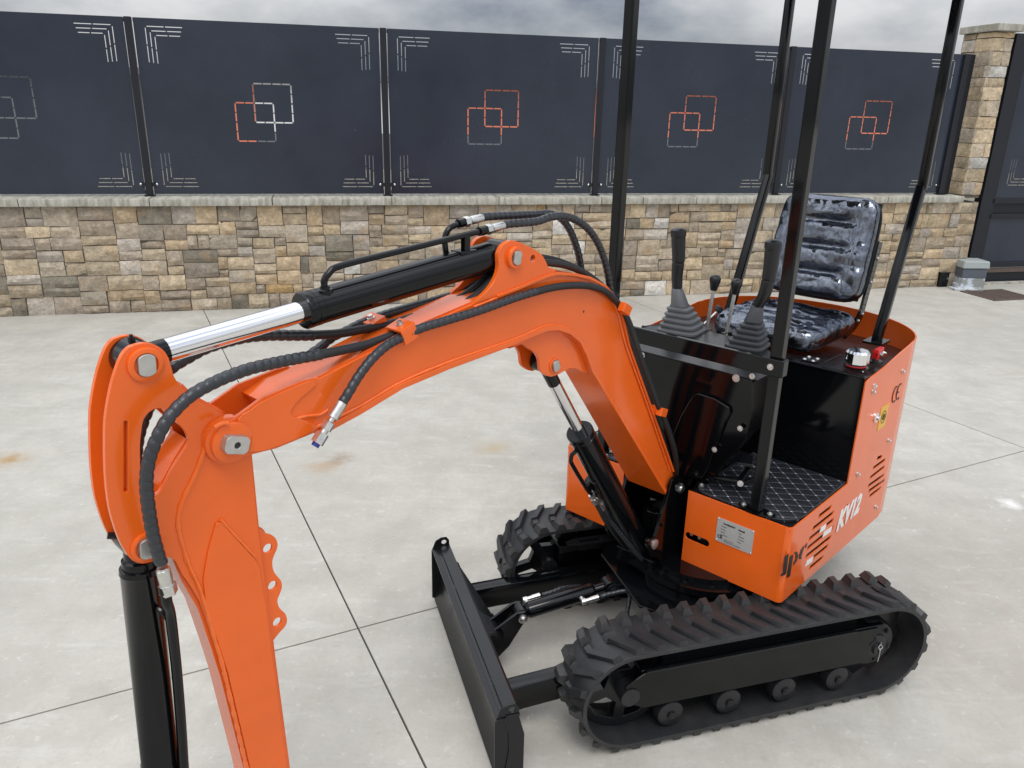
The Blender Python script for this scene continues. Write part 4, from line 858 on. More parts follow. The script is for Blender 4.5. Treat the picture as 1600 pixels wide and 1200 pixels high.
# data plate on the front panel
c4 = [pX(1121, 808, 0), pX(1179, 828, 0), pX(1175, 866, 0), pX(1118, 846, 0)]
dpl = empty('data_plate', (0, 0, 0)); dpl.parent = body
y0_, y1_, z0_, z1_ = .190, .317, .498, .582
b = MB(); b.box((.0012, (y0_+y1_)/2, (z0_+z1_)/2), (.0016, y1_-y0_, z1_-z0_)); b.build('sheet', 'plate', dpl)
for y in (y0_+.004, y1_-.004):
    for z in (z0_+.004, z1_-.004): b = MB(); b.lathe((.002, y, z), (1, 0, 0), [(0, .003), (.002, .002), (.0025, 0)], 10); b.build('rivet', 'zinc', dpl)
def ptxt(s_, y, z, h, bold=.0): text(s_, h, 'print', 'ink', dpl, (.0022, y, z), (0, 1, 0), (0, 0, 1), ext=.0002, bold=bold)
ptxt('Designation', y0_+.022, z1_-.017, .0062, .0005); ptxt('Model', y0_+.075, z1_-.024+.004, .0062, .0005)
for k, (a_, c_) in enumerate((('Weight', 'kg'), ('Power', 'kW'), ('Speed', 'rpm'), ('Serial No.', ''))): ptxt(a_, y0_+.016, z1_-.028-k*.010, .0045)
for k, a_ in enumerate(('Year', 'Capacity', 'Pressure', 'Date')): ptxt(a_, y0_+.076, z1_-.030-k*.0105, .0045)
for s_, z in (('Made in P.R.C.', z0_+.012), ('Manufacturer and address', z0_+.006)): ptxt(s_, y0_+.030, z, .0040)
ptxt('C', y0_+.006, z0_+.014, .011, .0006); ptxt('\u0404', y0_+.016, z0_+.014, .011, .0006) if False else ptxt('E', y0_+.016, z0_+.014, .011, .0006)
# ================================================================= swing bracket
sb = empty('swing_bracket'); sb.parent = ex
def br(Y): return smooth2(XZ([(1046, 764), (1050, 750), (1059, 743), (1069, 746), (1076, 758), (1078, 790), (1076, 860), (1070, 895), (1040, 880), (1018, 868), (1011, 852), (1014, 842), (1024, 838), (1030, 815), (1040, 785)], Y), 2)
brp = br(.034)
for y0, y1 in ((.024, .036), (-.140, -.128)):
    b = MB(); b.plate(brp, y0, y1); b.build('bracket_plate', 'black', sb, bev=.002)
b = MB(); b.box((.03, YC, .36), (.14, .15, .05)); b.cyl((-.02, YC, .30), (-.02, YC, .52), .05, n=28); b.build('swing_post', 'black', sb, bev=.003)
b = MB(); b.cyl((pf.x, .036, pf.z), (pf.x, .043, pf.z), .018, n=6); b.cyl((pf.x, .043, pf.z), (pf.x, .048, pf.z), .011, n=16); b.build('hex_nut', 'zinc', sb)
q = pY(1022, 850, .036); b = MB(); b.lathe((q.x, .036, q.z), (0, 1, 0), [(0, .017), (.006, .017), (.007, .015), (.007, 0)], 20); b.build('pin', 'pin', sb)
# ================================================================= canopy frame, console, levers
cab = empty('canopy'); cab.parent = ex
pw = .036
fpn = pZ(1182, 798, .64); fpf = Vector((-.055, -.318, .64)); ROOF = 2.34
for (x, y) in ((fpn.x, fpn.y), (fpf.x, fpf.y)):
    b = MB(); b.box((x, y, (.645+ROOF)/2), (.036, .036, ROOF-.645)); p1_ = b.build('front_post', 'black', cab, bev=.006, seg=3)
    b = MB(); b.plate(slotshape(x+0, y, .05, .105)if False else [(x+.024*math.cos(a_), y+.062*math.sin(a_)) for a_ in [k*2*math.pi/24 for k in range(24)]], .640, .645, axis='Z'); b.build('foot_plate', 'black', p1_)
    for s_ in (-1, 1): hexbolt('bolt', p1_, (x, y+s_*.044, .645), (0, 0, 1), .006, .004)
for s_ in (1, -1):
    yb_ = -.008+s_*.305
    b = MB(); b.bar((-.895, yb_, 1.015), (-1.10, yb_-.004*s_, 1.575), .034, .034, bev=.006); b.bar((-1.10, yb_, 1.560), (-1.105, yb_, ROOF), .034, .034, up=(0, 1, 0), bev=.006); p1_ = b.build('rear_post', 'black', cab)
    b = MB(); b.box((-.895, yb_, 1.018), (.09, .07, .008)); b.build('foot_plate', 'black', p1_)
for a_, c_ in (((fpn.x, fpn.y), (fpf.x, fpf.y)), ((-1.105, .297), (-1.105, -.313)), ((fpn.x, fpn.y), (-1.105, .297)), ((fpf.x, fpf.y), (-1.105, -.313))):
    b = MB(); b.bar((a_[0], a_[1], ROOF+.018), (c_[0], c_[1], ROOF+.018), .036, .036, bev=.004); b.build('roof_rail', 'black', cab)
b = MB(); b.box((-.56, -.008, ROOF+.062), (1.22, .84, .03), bev=.014); b.build('roof', 'black_satin', cab)
con = empty('control_console'); con.parent = ex
# cross bar bolted to the posts
zb = pX(1203, 572, fpn.x+.02).z
b = MB(); b.box((fpn.x+.026, (.335-.345)/2, zb), (.014, .68, .052)); bar_ = b.build('cross_bar', 'black', con, bev=.003)
b = MB(); b.box((fpn.x+.012, .330, zb), (.036, .014, .052)); b.build('end_plate', 'black', bar_, bev=.004)
hexbolt('bolt', bar_, (fpn.x+.033, fpn.y-.004, zb+.002), (1, 0, 0), .0062, .004)
# console top plate and front sheet
zc = 1.062
b = MB(); b.plate([(-.01, .255), (-.01, -.32), (-.30, -.32), (-.40, -.23), (-.40, .06), (-.30, .17), (-.12, .255)], zc-.004, zc, axis='Z'); b.build('top_plate', 'black_satin', con, bev=.0015)
fs = [(-.012, zc-.004), (-.014, .98), (-.022, .92), (-.055, .72), (-.065, .640)]
b = MB()
# front sheet outline in Y-Z, swept back towards its foot
ol = [(.240, zc-.004), (.250, .96), (.235, .86), (.165, .745), (.118, .665), (.105, .642), (-.200, .642), (-.215, .75), (-.30, .86), (-.32, .96), (-.32, zc-.004)]
b.plate(ol, 0, .004, axis='X'); b.xf(lambda v: Vector((v.x-.012-.06*max(0, min(1, (1.0-v.z)/.36))-.0, v.y, v.z))); b.build('front_sheet', 'black', con, bev=.0015)
b = MB(); ol2 = [(.235, 1.045), (.243, .96), (.225, .87), (.16, .755), (.112, .67)]
V = [[b.bm.verts.new((x_-.012-.06*max(0, min(1, (1.0-z)/.36)), y, z)) for x_ in (0, -.13 if z > .8 else -.09)] for y, z in ol2]
for p, q in zip(V, V[1:]): b.face([p[0], q[0], q[1], p[1]])
bmesh.ops.solidify(b.bm, geom=b.bm.faces[:], thickness=.003); b.build('side_sheet', 'black_satin', con)
# inner duct behind
b = MB(); b.box((-.17, -.04, .84), (.20, .24, .40)); b.build('valve_housing', 'black_satin', con, bev=.008)
# raised folded panel in the middle of the sheet
mid_ = [(.075, .975), (.180, .955), (.170, .90), (.125, .76), (.085, .66), (-.035, .66), (-.02, .80), (.035, .93)]
b = MB(); b.plate(smooth2(mid_, 2), .004, .016, axis='X'); b.xf(lambda v: Vector((v.x-.012-.06*max(0, min(1, (1.0-v.z)/.36)), v.y, v.z))); b.build('access_cover', 'black', con, bev=.005, seg=3)
for (px, py, r_) in ((1150, 591, .0078), (1175, 588, .0058), (1159, 668, .0058), (1119, 701, .0058), (1004, 555, .0062), (1099, 757, .0055)):
    z = pX(px, py, -.03).z; X_ = -.012-.06*max(0, min(1, (1.0-z)/.36)); q = pX(px, py, X_+.006); hexbolt('bolt', con, (X_+(.016 if py > 600 and px < 1170 and r_ < .007 else .005), q.y, q.z), (1, 0, 0), r_, .005)
# travel pedals on the near mat
pd = empty('foot_pedal'); pd.parent = ex
q = pZ(1160, 745, .68)
b = MB(); b.tube([(-.09, .10, .665), (-.10, .15, .668), (-.11, .20, .672)], .009, 10); b.bar((-.11, .195, .668), (-.13, .215, .72), .03, .012); b.bar((-.20, .165, .725), (-.11, .205, .735), .045, .010); b.bar((-.11, .20, .665), (-.13, .25, .700), .025, .012); b.build('pedal_arm', 'black_satin', pd, bev=.002)
hexbolt('bolt', pd, (-.098, .205, .672), (1, .3, .2), .0065, .006)
# ---- levers
def bellows(px, py, zt, name_parent, tilt=(0, 0), s=1.0):
    e = empty('bellows'); return e
def joystick(bpx, bpy, path, label, tops, bs=1.0, bm_='boot'):
    """bpx,bpy: pixel of the boot's base centre on the console top; path: pixels of the grip axis, in the lever's own plane"""
    e = empty('joystick'); e.parent = ex; e['label'] = label
    B0 = pZ(bpx, bpy, zc); P_ = [pX(x, y, B0.x+dx) for x, y, dx in path]; top = P_[0]; ax_ = (top-B0)
    b = MB(); n = 5; H_ = ax_.length*.62
    lay = []
    for k in range(n):
        w0 = (.066-.0075*k)*bs; w1 = w0-.012; z0 = H_*k/n; z1 = H_*(k+1)/n
        lay += [(z0, w0), (z0+(z1-z0)*.42, w0), (z0+(z1-z0)*.62, w1), (z1-.0005, w1+.001)]
    lay += [(H_, .031), (ax_.length*.97, .020), (ax_.length, .0165)]
    rings = []; rot = R(8)
    for (d_h, w_) in lay:
        c = B0+ax_*(d_h/ax_.length)*1.0; t_ = d_h/ax_.length; c = B0+Vector((ax_.x*t_**1.3, ax_.y*t_**1.3, d_h/ax_.length*ax_.z)); ring = []
        m_ = 24
        for k in range(m_):
            a_ = 2*math.pi*k/m_; pw_ = 5 if d_h < H_*.999 else 2.4; x = math.copysign(abs(math.cos(a_))**(2/pw_), math.cos(a_))*w_; y = math.copysign(abs(math.sin(a_))**(2/pw_), math.sin(a_))*w_
            ring.append(b.bm.verts.new(c+Vector((x*math.cos(rot)-y*math.sin(rot), x*math.sin(rot)+y*math.cos(rot), 0))))
        rings.append(ring)
    for p, q in zip(rings, rings[1:]):
        for k in range(len(p)): b.face([p[k], p[(k+1) % len(p)], q[(k+1) % len(p)], q[k]])
    b.face(rings[-1]); b.face(rings[0][::-1]); b.build('rubber_boot', bm_, e, bev=.0012)
    # grip
    pp = catmull(P_, .006); L_t = sum((pp[i+1]-pp[i]).length for i in range(len(pp)-1))
    def rf(L, a):
        t = L/L_t
        r = .0150+.0035*min(1, t*2)
        if t > .42: r = .0180+.0030*(t-.42)/.5
        if abs(t-.42) < .008: r -= .0012
        if t > .86: r = .0222
        if t > .95: r = .0222-.011*((t-.95)/.05)**2
        return r*1.24
    b = MB(); b.tube(P_, 1, 20, rf=rf, step=.004); b.build('grip', 'grip', e, ang=30)
    return e
joystick(1066, 516, [(1058, 450, .0), (1058, 430, .0), (1060, 405, 0), (1060, 380, 0), (1060, 356, 0)], 'far joystick standing upright with a lighter grey boot', None, 1.16, 'boot_pale')
joystick(1168, 540, [(1184, 478, .0), (1195, 458, 0), (1202, 430, 0), (1206, 402, 0), (1209, 374, 0)], 'near joystick bent towards the seat', None)
for (bx_, by_, tx, ty, kx) in ((1104, 516, 1115, 452, 1117), (1135, 520, 1148, 458, 1149)):
    B0 = pZ(bx_, by_, zc); T0 = pX(tx, ty, B0.x-.01); e = empty('travel_lever'); e.parent = ex
    dd = (T0-B0).normalized(); b = MB(); b.cyl(B0-dd*.02, T0, .0065, n=14); b.build('rod', 'zinc', e)
    b = MB(); b.lathe(T0-dd*.004, dd, [(0, .012), (.012, .0145), (.034, .020), (.044, .020), (.052, .0155), (.056, .007), (.0565, 0)], 20); b.build('knob', 'grip', e)
    b = MB(); b.box(B0+Vector((-.0, 0, .0015)), (.05, .016, .003)); b.build('slot_trim', 'ink', e)
# small lever with knob behind
e = empty('throttle_lever'); e.parent = ex; q = pX(1120, 487, -.55); b = MB(); b.cyl(pX(1098, 508, -.50), q, .004, n=10); b.build('rod', 'zinc', e); b = MB(); b.lathe(q, (-.5, .3, .8), [(0, .006), (.004, .016), (.018, .017), (.024, .010), (.025, 0)], 16); b.build('knob', 'grip', e)
# ================================================================= seat
seat = empty('seat'); seat.parent = ex
SX0, SX1, SW = -.96, -.53, .205; SZ = 1.078
def cushion(w, L, t, pleats, mats, xfm, parent, name, axis_len=26, nb=20, r=.05, seed=0, film=True):
    """padded cushion: rounded-rectangle grid with soft edge and pleats"""
    for lay, off in (('pad', 0.0), ('film', .0045)):
        if lay == 'film' and not film: continue
        b = MB(); nx, ny = (90, 80) if lay == 'film' else (44, 34); V = {}
        for i in range(nx+1):
            for j in range(ny+1):
                u = i/nx*2-1; v = j/ny*2-1
                # squircle mapping
                k_ = (abs(u)**7+abs(v)**7)**(1/7); m_ = max(abs(u), abs(v)); s_ = m_/k_ if k_ > 0 else 1
                x = u*s_*L/2; y = v*s_*w/2; e_ = 1-m_**8; h_ = t*(.35+.65*max(0, e_)**.5)
                if abs(v) < .66: h_ -= pleats[1]*(abs(math.cos(x/L*math.pi*2*pleats[0]))**7)*(1-(abs(v)/.66)**8)
                h_ -= .006*math.exp(-((abs(v)-.68)/.04)**2)*(m_ < .9)
                if lay == 'film':
                    p3 = Vector((x*9, y*9, seed)); q3 = Vector((x*16, y*7, seed)); wr = noise.noise(p3*.8)*.010+abs(noise.noise(q3*.9+Vector((5, 1, 0))))*.016+abs(noise.noise(p3*2.2))*.004; h_ += off+.003+wr; x *= 1.012; y *= 1.012
                V[i, j] = b.bm.verts.new((x, y, h_))
        for i in range(nx):
            for j in range(ny): b.face([V[i, j], V[i+1, j], V[i+1, j+1], V[i, j+1]])
        ring = [V[i, 0] for i in range(nx+1)]+[V[nx, j] for j in range(1, ny+1)]+[V[i, ny] for i in range(nx-1, -1, -1)]+[V[0, j] for j in range(ny-1, 0, -1)]
        dn = [b.bm.verts.new((v.co.x*.985, v.co.y*.985, -.004)) for v in ring]
        for i in range(len(ring)): b.face([ring[i], dn[i], dn[(i+1) % len(ring)], ring[(i+1) % len(ring)]])
        if lay == 'pad': b.face(dn)
        b.xf(xfm); o = b.build(name if lay == 'pad' else 'plastic_film', 'vinyl' if lay == 'pad' else 'film', parent, ang=80)
        if lay == 'pad': base = o
        else: o.parent = base
    return base
def xf_seat(v): return Vector(((SX0+SX1)/2+v.x, v.y-.0, SZ-.062+.018+v.z+.0*(v.x)))
cushion(2*SW, SX1-SX0, .058, (2, .012), None, xf_seat, seat, 'seat_cushion', seed=3.3)
tB = Vector((-.985, 0, 1.125)); tT = Vector((-1.085, 0, 1.508)); dB_ = (tT-tB).normalized(); nB = Vector((dB_.z, 0, -dB_.x))
Lb_ = (tT-tB).length
def xf_back(v): # v.x along height, v.z outwards
    c = tB+dB_*(v.x+Lb_/2)+nB*(v.z+.004); return Vector((c.x, v.y*(1.0-.06*(v.x/Lb_))-.006, c.z))
cushion(.385, Lb_, .060, (2.0, .020), None, xf_back, seat, 'backrest', seed=9.1)
b = MB(); n = 20; P_ = []
for k in range(41):
    a_ = 2*math.pi*k/40; u = math.copysign(abs(math.cos(a_))**.36, math.cos(a_))*Lb_/2*1.01; v_ = math.copysign(abs(math.sin(a_))**.36, math.sin(a_))*.197; P_.append(xf_back(Vector((u, v_, .004))))
b.tube(P_, .005, 8, smooth=False); b.build('piping', 'grip', seat)
b = MB(); c = tB+dB_*Lb_/2-nB*.004; b.box((c.x, -.006, c.z), (Lb_*.96, .36, .012), Matrix((dB_, Vector((0, 1, 0)), nB)).transposed()); b.build('back_shell', 'black_satin', seat, bev=.005)
for s_ in (-1, 1):
    y = -.006+s_*.200
    b = MB(); pp = catmull([(-1.06, y, 1.36), (-1.035, y, 1.25), (-1.005, y, 1.15), (-.985, y, 1.09), (-.94, y, 1.055), (-.85, y, 1.035)], .02)
    for p, q in zip(pp, pp[1:]): b.bar(p-(q-p)*.1, q+(q-p)*.1, .006, .030, up=(0, 1, 0)) if False else b.bar(p, q+(q-p)*.15, .010, .040)
    o = b.build('hinge_bracket', 'black', seat)
    for (x, z) in ((-1.045, 1.30), (-1.02, 1.21), (-.985, 1.09), (-.955, 1.068)): hexbolt('bolt', o, (x, y+s_*.003, z), (0, s_, 0), .006, .004)
b = MB(); b.box(((SX0+SX1)/2-.01, -.003, 1.026), (.40, .36, .022), bev=.004); b.build('seat_base', 'black_satin', seat)
# deck fittings
q = pZ(1340, 560, 1.03); cp = Vector((q.x, q.y, 1.014)); e = empty('fuel_filler'); e.parent = ex
cp = pZ(1337, 574, 1.016)
b = MB(); b.lathe(cp, (0, 0, 1), [(0, .040), (.004, .040), (.004, .030), (.014, .029)], 28); b.build('neck', 'black', e)
b = MB(); prof_ = [(.014, .033), (.018, .036), (.052, .036), (.060, .031), (.061, .0)]; b.lathe(cp, (0, 0, 1), prof_, 40)
for v in b.bm.verts:
    r_ = math.hypot(v.co.x-cp.x, v.co.y-cp.y); a_ = math.atan2(v.co.y-cp.y, v.co.x-cp.x)
    if r_ > .02: k_ = 1+.05*(math.cos(a_*10) > 0); v.co.x = cp.x+(v.co.x-cp.x)*k_; v.co.y = cp.y+(v.co.y-cp.y)*k_
b.build('cap', 'chrome', e, ang=20)
b = MB(); b.tube([cp+Vector((.03*math.cos(a_), .03*math.sin(a_), .008)) for a_ in [k*.5-1 for k in range(8)]], .003, 8); b.build('seal', 'red', e)
cp2 = pZ(1367, 566, 1.016); e = empty('battery_isolator'); e.parent = ex
b = MB(); b.lathe(cp2, (0, 0, 1), [(0, .025), (.006, .024), (.008, .012), (.016, .010)], 24); b.build('base', 'black_satin', e)
b = MB(); b.box(cp2+Vector((0, 0, .026)), (.018, .02, .034)); b.box(cp2+Vector((-.002, .006, .044)), (.052, .016, .016)); b.build('red_key', 'red', e, bev=.002)
cp3 = pZ(1377, 555, 1.016); b = MB(); b.lathe(cp3, (-.3, .2, 1), [(0, .016), (.012, .016), (.016, .012), (.017, 0)], 20); b.build('gauge', 'chrome', ex)
cp4 = pZ(1267, 563, 1.014); e = empty('hinge_plate'); e.parent = ex
b = MB(); b.box(cp4+Vector((0, 0, .003)), (.055, .05, .005)); b.build('plate', 'black_satin', e, bev=.001)
for dx in (-.018, .018):
    for dy in (-.015, .015): b = MB(); b.lathe(cp4+Vector((dx, dy, .0055)), (0, 0, 1), [(0, .0065), (.003, .005), (.004, 0)], 12); b.build('rivet', 'zinc', e)
b = MB(); q = pZ(1290, 568, 1.016); b.bar(pZ(1288, 566, 1.016), pZ(1315, 553, 1.016), .003, .002); b.build('deck_seam', 'ink', body)
b = MB(); b.plate([(pZ(1345, 577, 1.016).x, pZ(1345, 577, 1.016).y), (pZ(1349, 582, 1.016).x, pZ(1349, 582, 1.016).y), (pZ(1350, 572, 1.016).x, pZ(1350, 572, 1.016).y)], 1.0145, 1.0155, axis='Z'); b.build('sticker', 'white', body)
# ================================================================= undercarriage (its own heading)
uc = empty('undercarriage'); uc.parent = ex
D = TORG-ORG; D = D+TF*.018; uc.location = (D.dot(HF), D.dot(HL), 0); uc.rotation_euler.z = TROT-HROT
TL_, TR_, TW = .604, .165, .18; HZ = .185
def path(s):     # closed loop: returns point (x,z) and outward normal; s in metres
    Lf = 2*(TL_-TR_); P = math.pi*TR_; tot = 2*(Lf+P); s %= tot
    if s < Lf: return (-(TL_-TR_)+s, HZ+TR_), (0, 1)
    s -= Lf
    if s < P: a = math.pi/2-s/TR_; return (TL_-TR_+TR_*math.cos(a), HZ+TR_*math.sin(a)), (math.cos(a), math.sin(a))
    s -= P
    if s < Lf: return (TL_-TR_-s, HZ-TR_), (0, -1)
    s -= Lf; a = -math.pi/2-s/TR_; return (-(TL_-TR_)+TR_*math.cos(a), HZ+TR_*math.sin(a)), (math.cos(a), math.sin(a))
TOT = 2*(2*(TL_-TR_)+math.pi*TR_)
lugb = MB()
# lug in local frame: x along the belt, y across (+ outer), z out
def lugpart(b, pts0, pts1, h):
    A_ = [b.bm.verts.new((x, y, -.002)) for x, y in pts0]; B_ = [b.bm.verts.new((x, y, h)) for x, y in pts1]
    n = len(A_)
    for i in range(n): b.face([A_[i], A_[(i+1) % n], B_[(i+1) % n], B_[i]])
    b.face(B_); b.face(A_[::-1])
lugpart(lugb, [(-.038, .088), (-.008, .088), (.046, .002), (.016, .002)], [(-.035, .084), (-.012, .084), (.042, .006), (.020, .006)], .016)
lugpart(lugb, [(.014, .006), (.048, .006), (.050, -.030), (.018, -.030)], [(.020, .002), (.040, .002), (.042, -.026), (.024, -.026)], .009)
lugpart(lugb, [(.010, -.040), (.050, -.040), (.046, -.092), (.002, -.092)], [(.020, -.050), (.040, -.050), (.034, -.088), (.012, -.088)], .021)
bmesh.ops.recalc_face_normals(lugb.bm, faces=lugb.bm.faces[:])
lm_ = bpy.data.meshes.new('lug'); lugb.bm.to_mesh(lm_); lugb.bm.free(); lm_.materials.append(M['track'])
for side_ in (1, -1):
    te = empty('track_assembly'); te.parent = uc; te.location = (0, side_*.36, 0)
    if side_ < 0: te.rotation_euler = (0, 0, 0)
    b = MB(); N = 160; prev = None; first = None
    for i in range(N):
        (x, z), (nx, nz) = path(TOT*i/N); t_ = .014; ring = [b.bm.verts.new((x-nx*o_, y, z-nz*o_)) for y, o_ in ((-TW/2, .002), (-TW/2+.006, 0), (TW/2-.006, 0), (TW/2, .002), (TW/2, t_), (-TW/2, t_))]
        if prev:
            for k in range(6): b.face([prev[k], prev[(k+1) % 6], ring[(k+1) % 6], ring[k]])
        else: first = ring
        prev = ring
    for k in range(6): b.face([prev[k], prev[(k+1) % 6], first[(k+1) % 6], first[k]])
    belt = b.build('rubber_track', 'track', te, ang=50); belt.parent = uc; belt.location = te.location; bpy.data.objects.remove(te); te = belt
    NL = 41
    for i in range(NL):
        (x, z), (nx, nz) = path(TOT*i/NL+.01); o = bpy.data.objects.new('lug', lm_); C.objects.link(o); o.parent = te
        n_ = Vector((nx, 0, nz)); y_ = Vector((0, 1, 0)); x_ = y_.cross(n_)
        mt_ = Matrix((x_, y_*side_, n_)).transposed().to_4x4(); o.matrix_local = Matrix.Translation((x, 0, z)) @ mt_
# track frames, wheels (children of the undercarriage)
for side_ in (1, -1):
    yo = side_*.36
    def ub(name, mt, b, **k): return b.build(name, mt, uc, **k)
    b = MB(); b.box((-.02, yo-side_*.005, .20), (.86, .125, .13)); b.box((-.02, yo, .285), (.70, .06, .05)); ub('track_frame', 'black', b, bev=.006)
    b = MB(); b.plate([(-.42, .135), (.40, .135), (.46, .17), (.46, .225), (.40, .262), (-.42, .262)], yo+side_*.058, yo+side_*.066); ub('frame_side_plate', 'black', b, bev=.003)
    b = MB(); b.bar((-.33, yo+side_*.068, .268), (.40, yo+side_*.068, .268), .012, .006); ub('frame_edge_strip', 'black_satin', b, bev=.001)
    # inner top guard with slots seen over the far track
    xi = yo-side_*.075
    ya, yb2 = sorted((yo-side_*.085, yo-side_*.135)); yc_ = (ya+yb2)/2
    b = MB(); b.plate([(-.34, ya), (.36, ya), (.40, ya+.015), (.40, yb2-.015), (.36, yb2), (-.34, yb2)], .300, .305, [[(.27, yc_-.010), (.35, yc_-.010), (.35, yc_+.010), (.27, yc_+.010)], [(.13, yc_-.010), (.22, yc_-.010), (.22, yc_+.010), (.13, yc_+.010)]], axis='Z'); ub('inner_guard', 'black_satin', b)
    b = MB(); b.box((.0, yo-side_*.086, .275), (.68, .005, .05)); ub('guard_flange', 'black_satin', b)
    # idler (front) and sprocket (rear)
    oh = [[(.444+r_*math.cos(a_), HZ+r_*math.sin(a_)) for r_, a_ in [(.062, t0_), (.062, t0_+.7), (.118, t0_+.85), (.122, t0_+.45), (.118, t0_-.1)]] for t0_ in [k*2*math.pi/5 for k in range(5)]]
    b = MB(); b.plate(circ(.444, HZ, .146, 40), yo-.014, yo+.014, oh); w_ = ub('idler_wheel', 'black_satin', b, bev=.002)
    b = MB(); b.lathe((.444, yo-.07, HZ), (0, 1, 0), [(0, .03), (.14, .03)], 20); b.build('axle', 'black_dusty', w_)
    b = MB(); T_ = []
    for k in range(22):
        a_ = 2*math.pi*k/22; T_.append((-.428+(.145 if k % 2 else .122)*math.cos(a_), HZ+(.145 if k % 2 else .122)*math.sin(a_)))
    b.plate(T_, yo-.012, yo+.012); w_ = ub('sprocket', 'black_satin', b, bev=.002)
    d0_ = side_; b = MB(); b.lathe((-.428, yo-side_*.05, HZ), (0, side_, 0), [(0, .085), (.085, .085), (.095, .078), (.098, .045), (.112, .043), (.115, .038), (.118, .022), (.128, .020), (.128, 0)], 36); b.build('drive_hub', 'black_dusty', w_)
    for k in range(6):
        a_ = 2*math.pi*k/6+.3; hexbolt('bolt', w_, (-.428+.062*math.cos(a_), yo+side_*.047, HZ+.062*math.sin(a_)), (0, side_, 0), .007, .005, mat='black_satin')
    if side_ > 0:
        b = MB(); c = Vector((-.428, yo+.079, HZ)); b.tube([c+Vector((0, .0, .022)), c+Vector((.008, .001, .012)), c+Vector((.0, .002, .004)), c+Vector((-.008, .001, .012)), c+Vector((0, 0, .022)), c+Vector((.001, .002, .03))], .0017, 6); b.tube([c+Vector((0, .002, .004)), c+Vector((-.001, .002, -.02)), c+Vector((.001, .002, -.042))], .0017, 6); b.build('cotter_pin', 'zinc', w_)
    for k, x in enumerate((-.30, -.10, .10, .30)):
        b = MB(); b.lathe((x, yo-.065, .085), (0, 1, 0), [(0, .03), (.005, .042), (.035, .045), (.04, .034), (.09, .034), (.095, .045), (.125, .042), (.13, .03)], 24); ub('track_roller', 'black_dusty', b)
        b = MB(); b.lathe((x, yo+side_*.06, .085), (0, side_, 0), [(0, .014), (.012, .014), (.015, .010)], 14); ub('roller_nut', 'black_satin', b)
# centre frame, turntable
b = MB(); b.box((-.02, 0, .22), (.46, .58, .13)); b.plate([(-.22, -.28), (-.22, .28), (.18, .30), (.30, .16), (.30, -.16), (.18, -.30)], .285, .297, axis='Z'); b.build('centre_frame', 'black', uc, bev=.004)
b = MB(); b.lathe((-.02, 0, .295), (0, 0, 1), [(0, .235), (.020, .235), (.022, .225), (.030, .225), (.032, .245), (.055, .245), (.058, .21), (.078, .21)], 56); b.build('slew_ring', 'black', uc)
for k in range(16):
    a_ = 2*math.pi*k/16; b = MB(); b.cyl((-.02+.225*math.cos(a_), .225*math.sin(a_), .349), (-.02+.225*math.cos(a_), .225*math.sin(a_), .357), .008, n=6); b.build('bolt', 'black_satin', uc)
# dozer blade
bl = empty('dozer_blade'); bl.parent = uc
def blade_prof(x0): return [(x0+.030, .015), (x0+.004, .055), (x0-.004, .115), (x0-.002, .175), (x0+.012, .225), (x0+.018, .232), (x0+.006, .232), (x0-.010, .18), (x0-.014, .115), (x0-.008, .05), (x0+.012, .012)]
BX = .828; BW = .46
b = MB(); b.plate(blade_prof(BX), -BW, BW); b.build('mouldboard', 'black_satin', bl)
b = MB(); b.plate([(BX+.006, .232), (BX+.034, .228), (BX+.034, .222), (BX+.012, .224)], -BW, BW); b.bar((BX-.014, -BW, .235), (BX-.014, BW, .235), .040, .006); b.build('top_lip', 'black_satin', bl, bev=.001)
b = MB(); b.bar((BX-.03, -BW+.03, .03), (BX-.03, BW-.03, .03), .012, .05); b.build('cutting_edge', 'black_dusty', bl)
for s_ in (1, -1):
    b = MB(); yy = s_*(BW-.004)
    b.plate([(BX+.036, .012), (BX+.036, .22), (BX+.02, .26), (BX-.002, .272), (BX-.022, .272), (BX-.032, .258), (BX-.034, .22), (BX-.05, .16), (BX-.05, .012)], yy-.006, yy, [circ(BX-.012, .252, .0095, 14)]); b.build('end_plate', 'black_satin', bl, bev=.0015)
# sloping rear web of the blade
w_ = [(tZ(px, py, .19).x, tZ(px, py, .19).y) for px, py in ((712, 880), (724, 884), (757, 960), (790, 967), (795, 995))]
w_ = [(min(x, BX-.03), y) for x, y in w_]
half = w_+[(x, -y) for x, y in reversed(w_)]
b = MB(); top = [(BX-.004, -.44), (BX-.004, .44)]
pts = [top[0]]+half+[top[1]]
V = [b.bm.verts.new((x, y, .226-.40*(BX-x))) for x, y in pts]; V2 = [b.bm.verts.new((v.co.x, v.co.y, v.co.z-.007)) for v in V]
f_ = b.bm.faces.new(V); f2 = b.bm.faces.new(V2[::-1])
for k in range(len(V)): b.face([V[k], V2[k], V2[(k+1) % len(V)], V[(k+1) % len(V)]])
bmesh.ops.triangulate(b.bm, faces=[f_, f2]); b.build('rear_web', 'black_satin', bl)
for y in (-.262, .262):
    b = MB(); b.bar((BX-.02, y, .125), (.12, y*.93, .165), .055, .085, bev=.006); b.build('push_arm', 'black', bl)
b = MB(); b.bar((.12, -.27, .165), (.12, .27, .165), .05, .05); b.build('arm_pivot_shaft', 'black', bl)
for y in (-.028, .028):
    b = MB(); b.plate([(BX-.02, .09), (BX-.02, .165), (BX-.09, .20), (BX-.155, .245), (BX-.185, .245), (BX-.195, .22), (BX-.175, .195), (BX-.13, .12), (BX-.09, .08)], y-.005, y+.005); b.build('cylinder_lug', 'black', bl, bev=.002)
bc = empty('blade_cylinder'); bc.parent = uc
cA = Vector((BX-.175, 0, .222)); cB = Vector((.335, 0, .275)); dc = (cB-cA).normalized(); L_c = (cB-cA).length
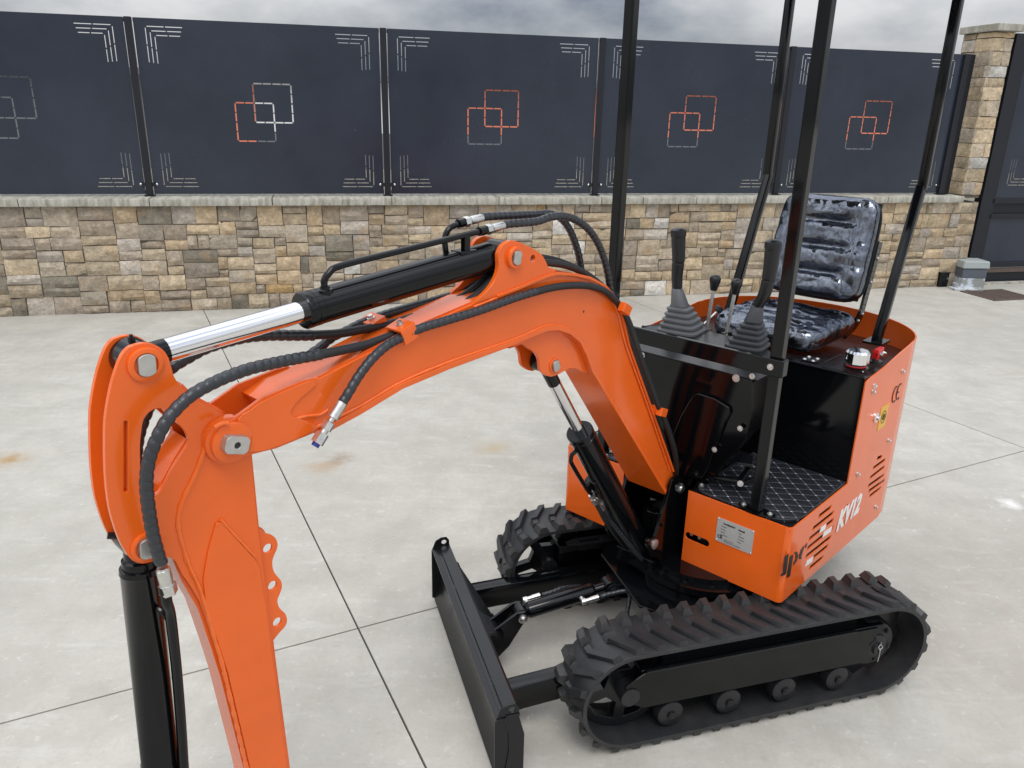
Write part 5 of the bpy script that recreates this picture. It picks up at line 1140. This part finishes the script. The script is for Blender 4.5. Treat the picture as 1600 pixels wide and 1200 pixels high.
b = MB(); b.lathe(cA+dc*.02, dc, [(0, .020), (.01, .028), (.235, .028), (.24, .0265), (.245, .024), (.25, .014)], 32); b.cyl(cA-Vector((0, .02, 0)), cA+Vector((0, .02, 0)), .024); b.build('barrel', 'black', bc)
b = MB(); b.cyl(cA+dc*.24, cB-dc*.05, .0125, n=20); b.build('rod', 'chrome', bc)
b = MB(); b.cyl(cB-dc*.055, cB, .017); b.cyl(cB-Vector((0, .022, 0)), cB+Vector((0, .022, 0)), .026); b.bar(cB, (.27, 0, .26), .07, .05); b.build('rod_eye', 'black', bc, bev=.002)
hexbolt('bolt', bc, cB+Vector((0, .036, 0)), (0, 1, 0), .017, .010, mat='black_satin')
b = MB(); b.lathe(cA+Vector((0, .034, 0)), (0, 1, 0), [(0, .016), (.004, .016), (.005, .011), (.012, .010), (.014, .006)], 20); b.build('pin', 'zinc', bc)
b = MB(); b.lathe(cA+Vector((0, -.034, 0)), (0, -1, 0), [(0, .016), (.012, .015)], 20); b.build('pin', 'black_satin', bc)
for s_, t_ in ((-1, .035), (1, .21)):
    q = cA+dc*t_+Vector((0, s_*.028, .004)); b = MB(); b.cyl(q, q+Vector((0, s_*.022, 0)), .009, n=12); b.lathe(q+Vector((.008, s_*.022, 0)), dc+Vector((0, 0, 0)), [(0, .011), (.014, .011), (.015, .008), (.03, .008), (.031, .0095), (.06, .0095)], 14); b.build('banjo_fitting', 'zinc', bc)
    st_ = q+Vector((0, s_*.022, 0))+dc*.06
    hose([st_, st_+dc*.04, st_+dc*.10+Vector((0, s_*.012, -.01)), Vector((.30, s_*(.10), .20)), Vector((.20, s_*.13, .16)), Vector((.10, s_*.12, .20))], r=.0065, wrap=True, parent=bc)
# hoses of the swing post / boom cylinder running into the body
P1 = c0+sdv*.060+d1*.25; P2 = c1+sdv*.046+d1*.155
hose([P1, P1+d1*.05, P1+d1*.10+Vector((-.01, -.005, -.01)), Vector((.10, -.09, .40)), Vector((.03, -.08, .38)), Vector((-.08, -.07, .42))], r=.0085, wrap=False)
hose([P2, P2+d1*.03, P2+d1*.07+Vector((-.005, 0, -.005)), Vector((.09, -.02, .37)), Vector((.02, -.03, .36)), Vector((-.1, -.05, .42))], r=.0085, wrap=True)
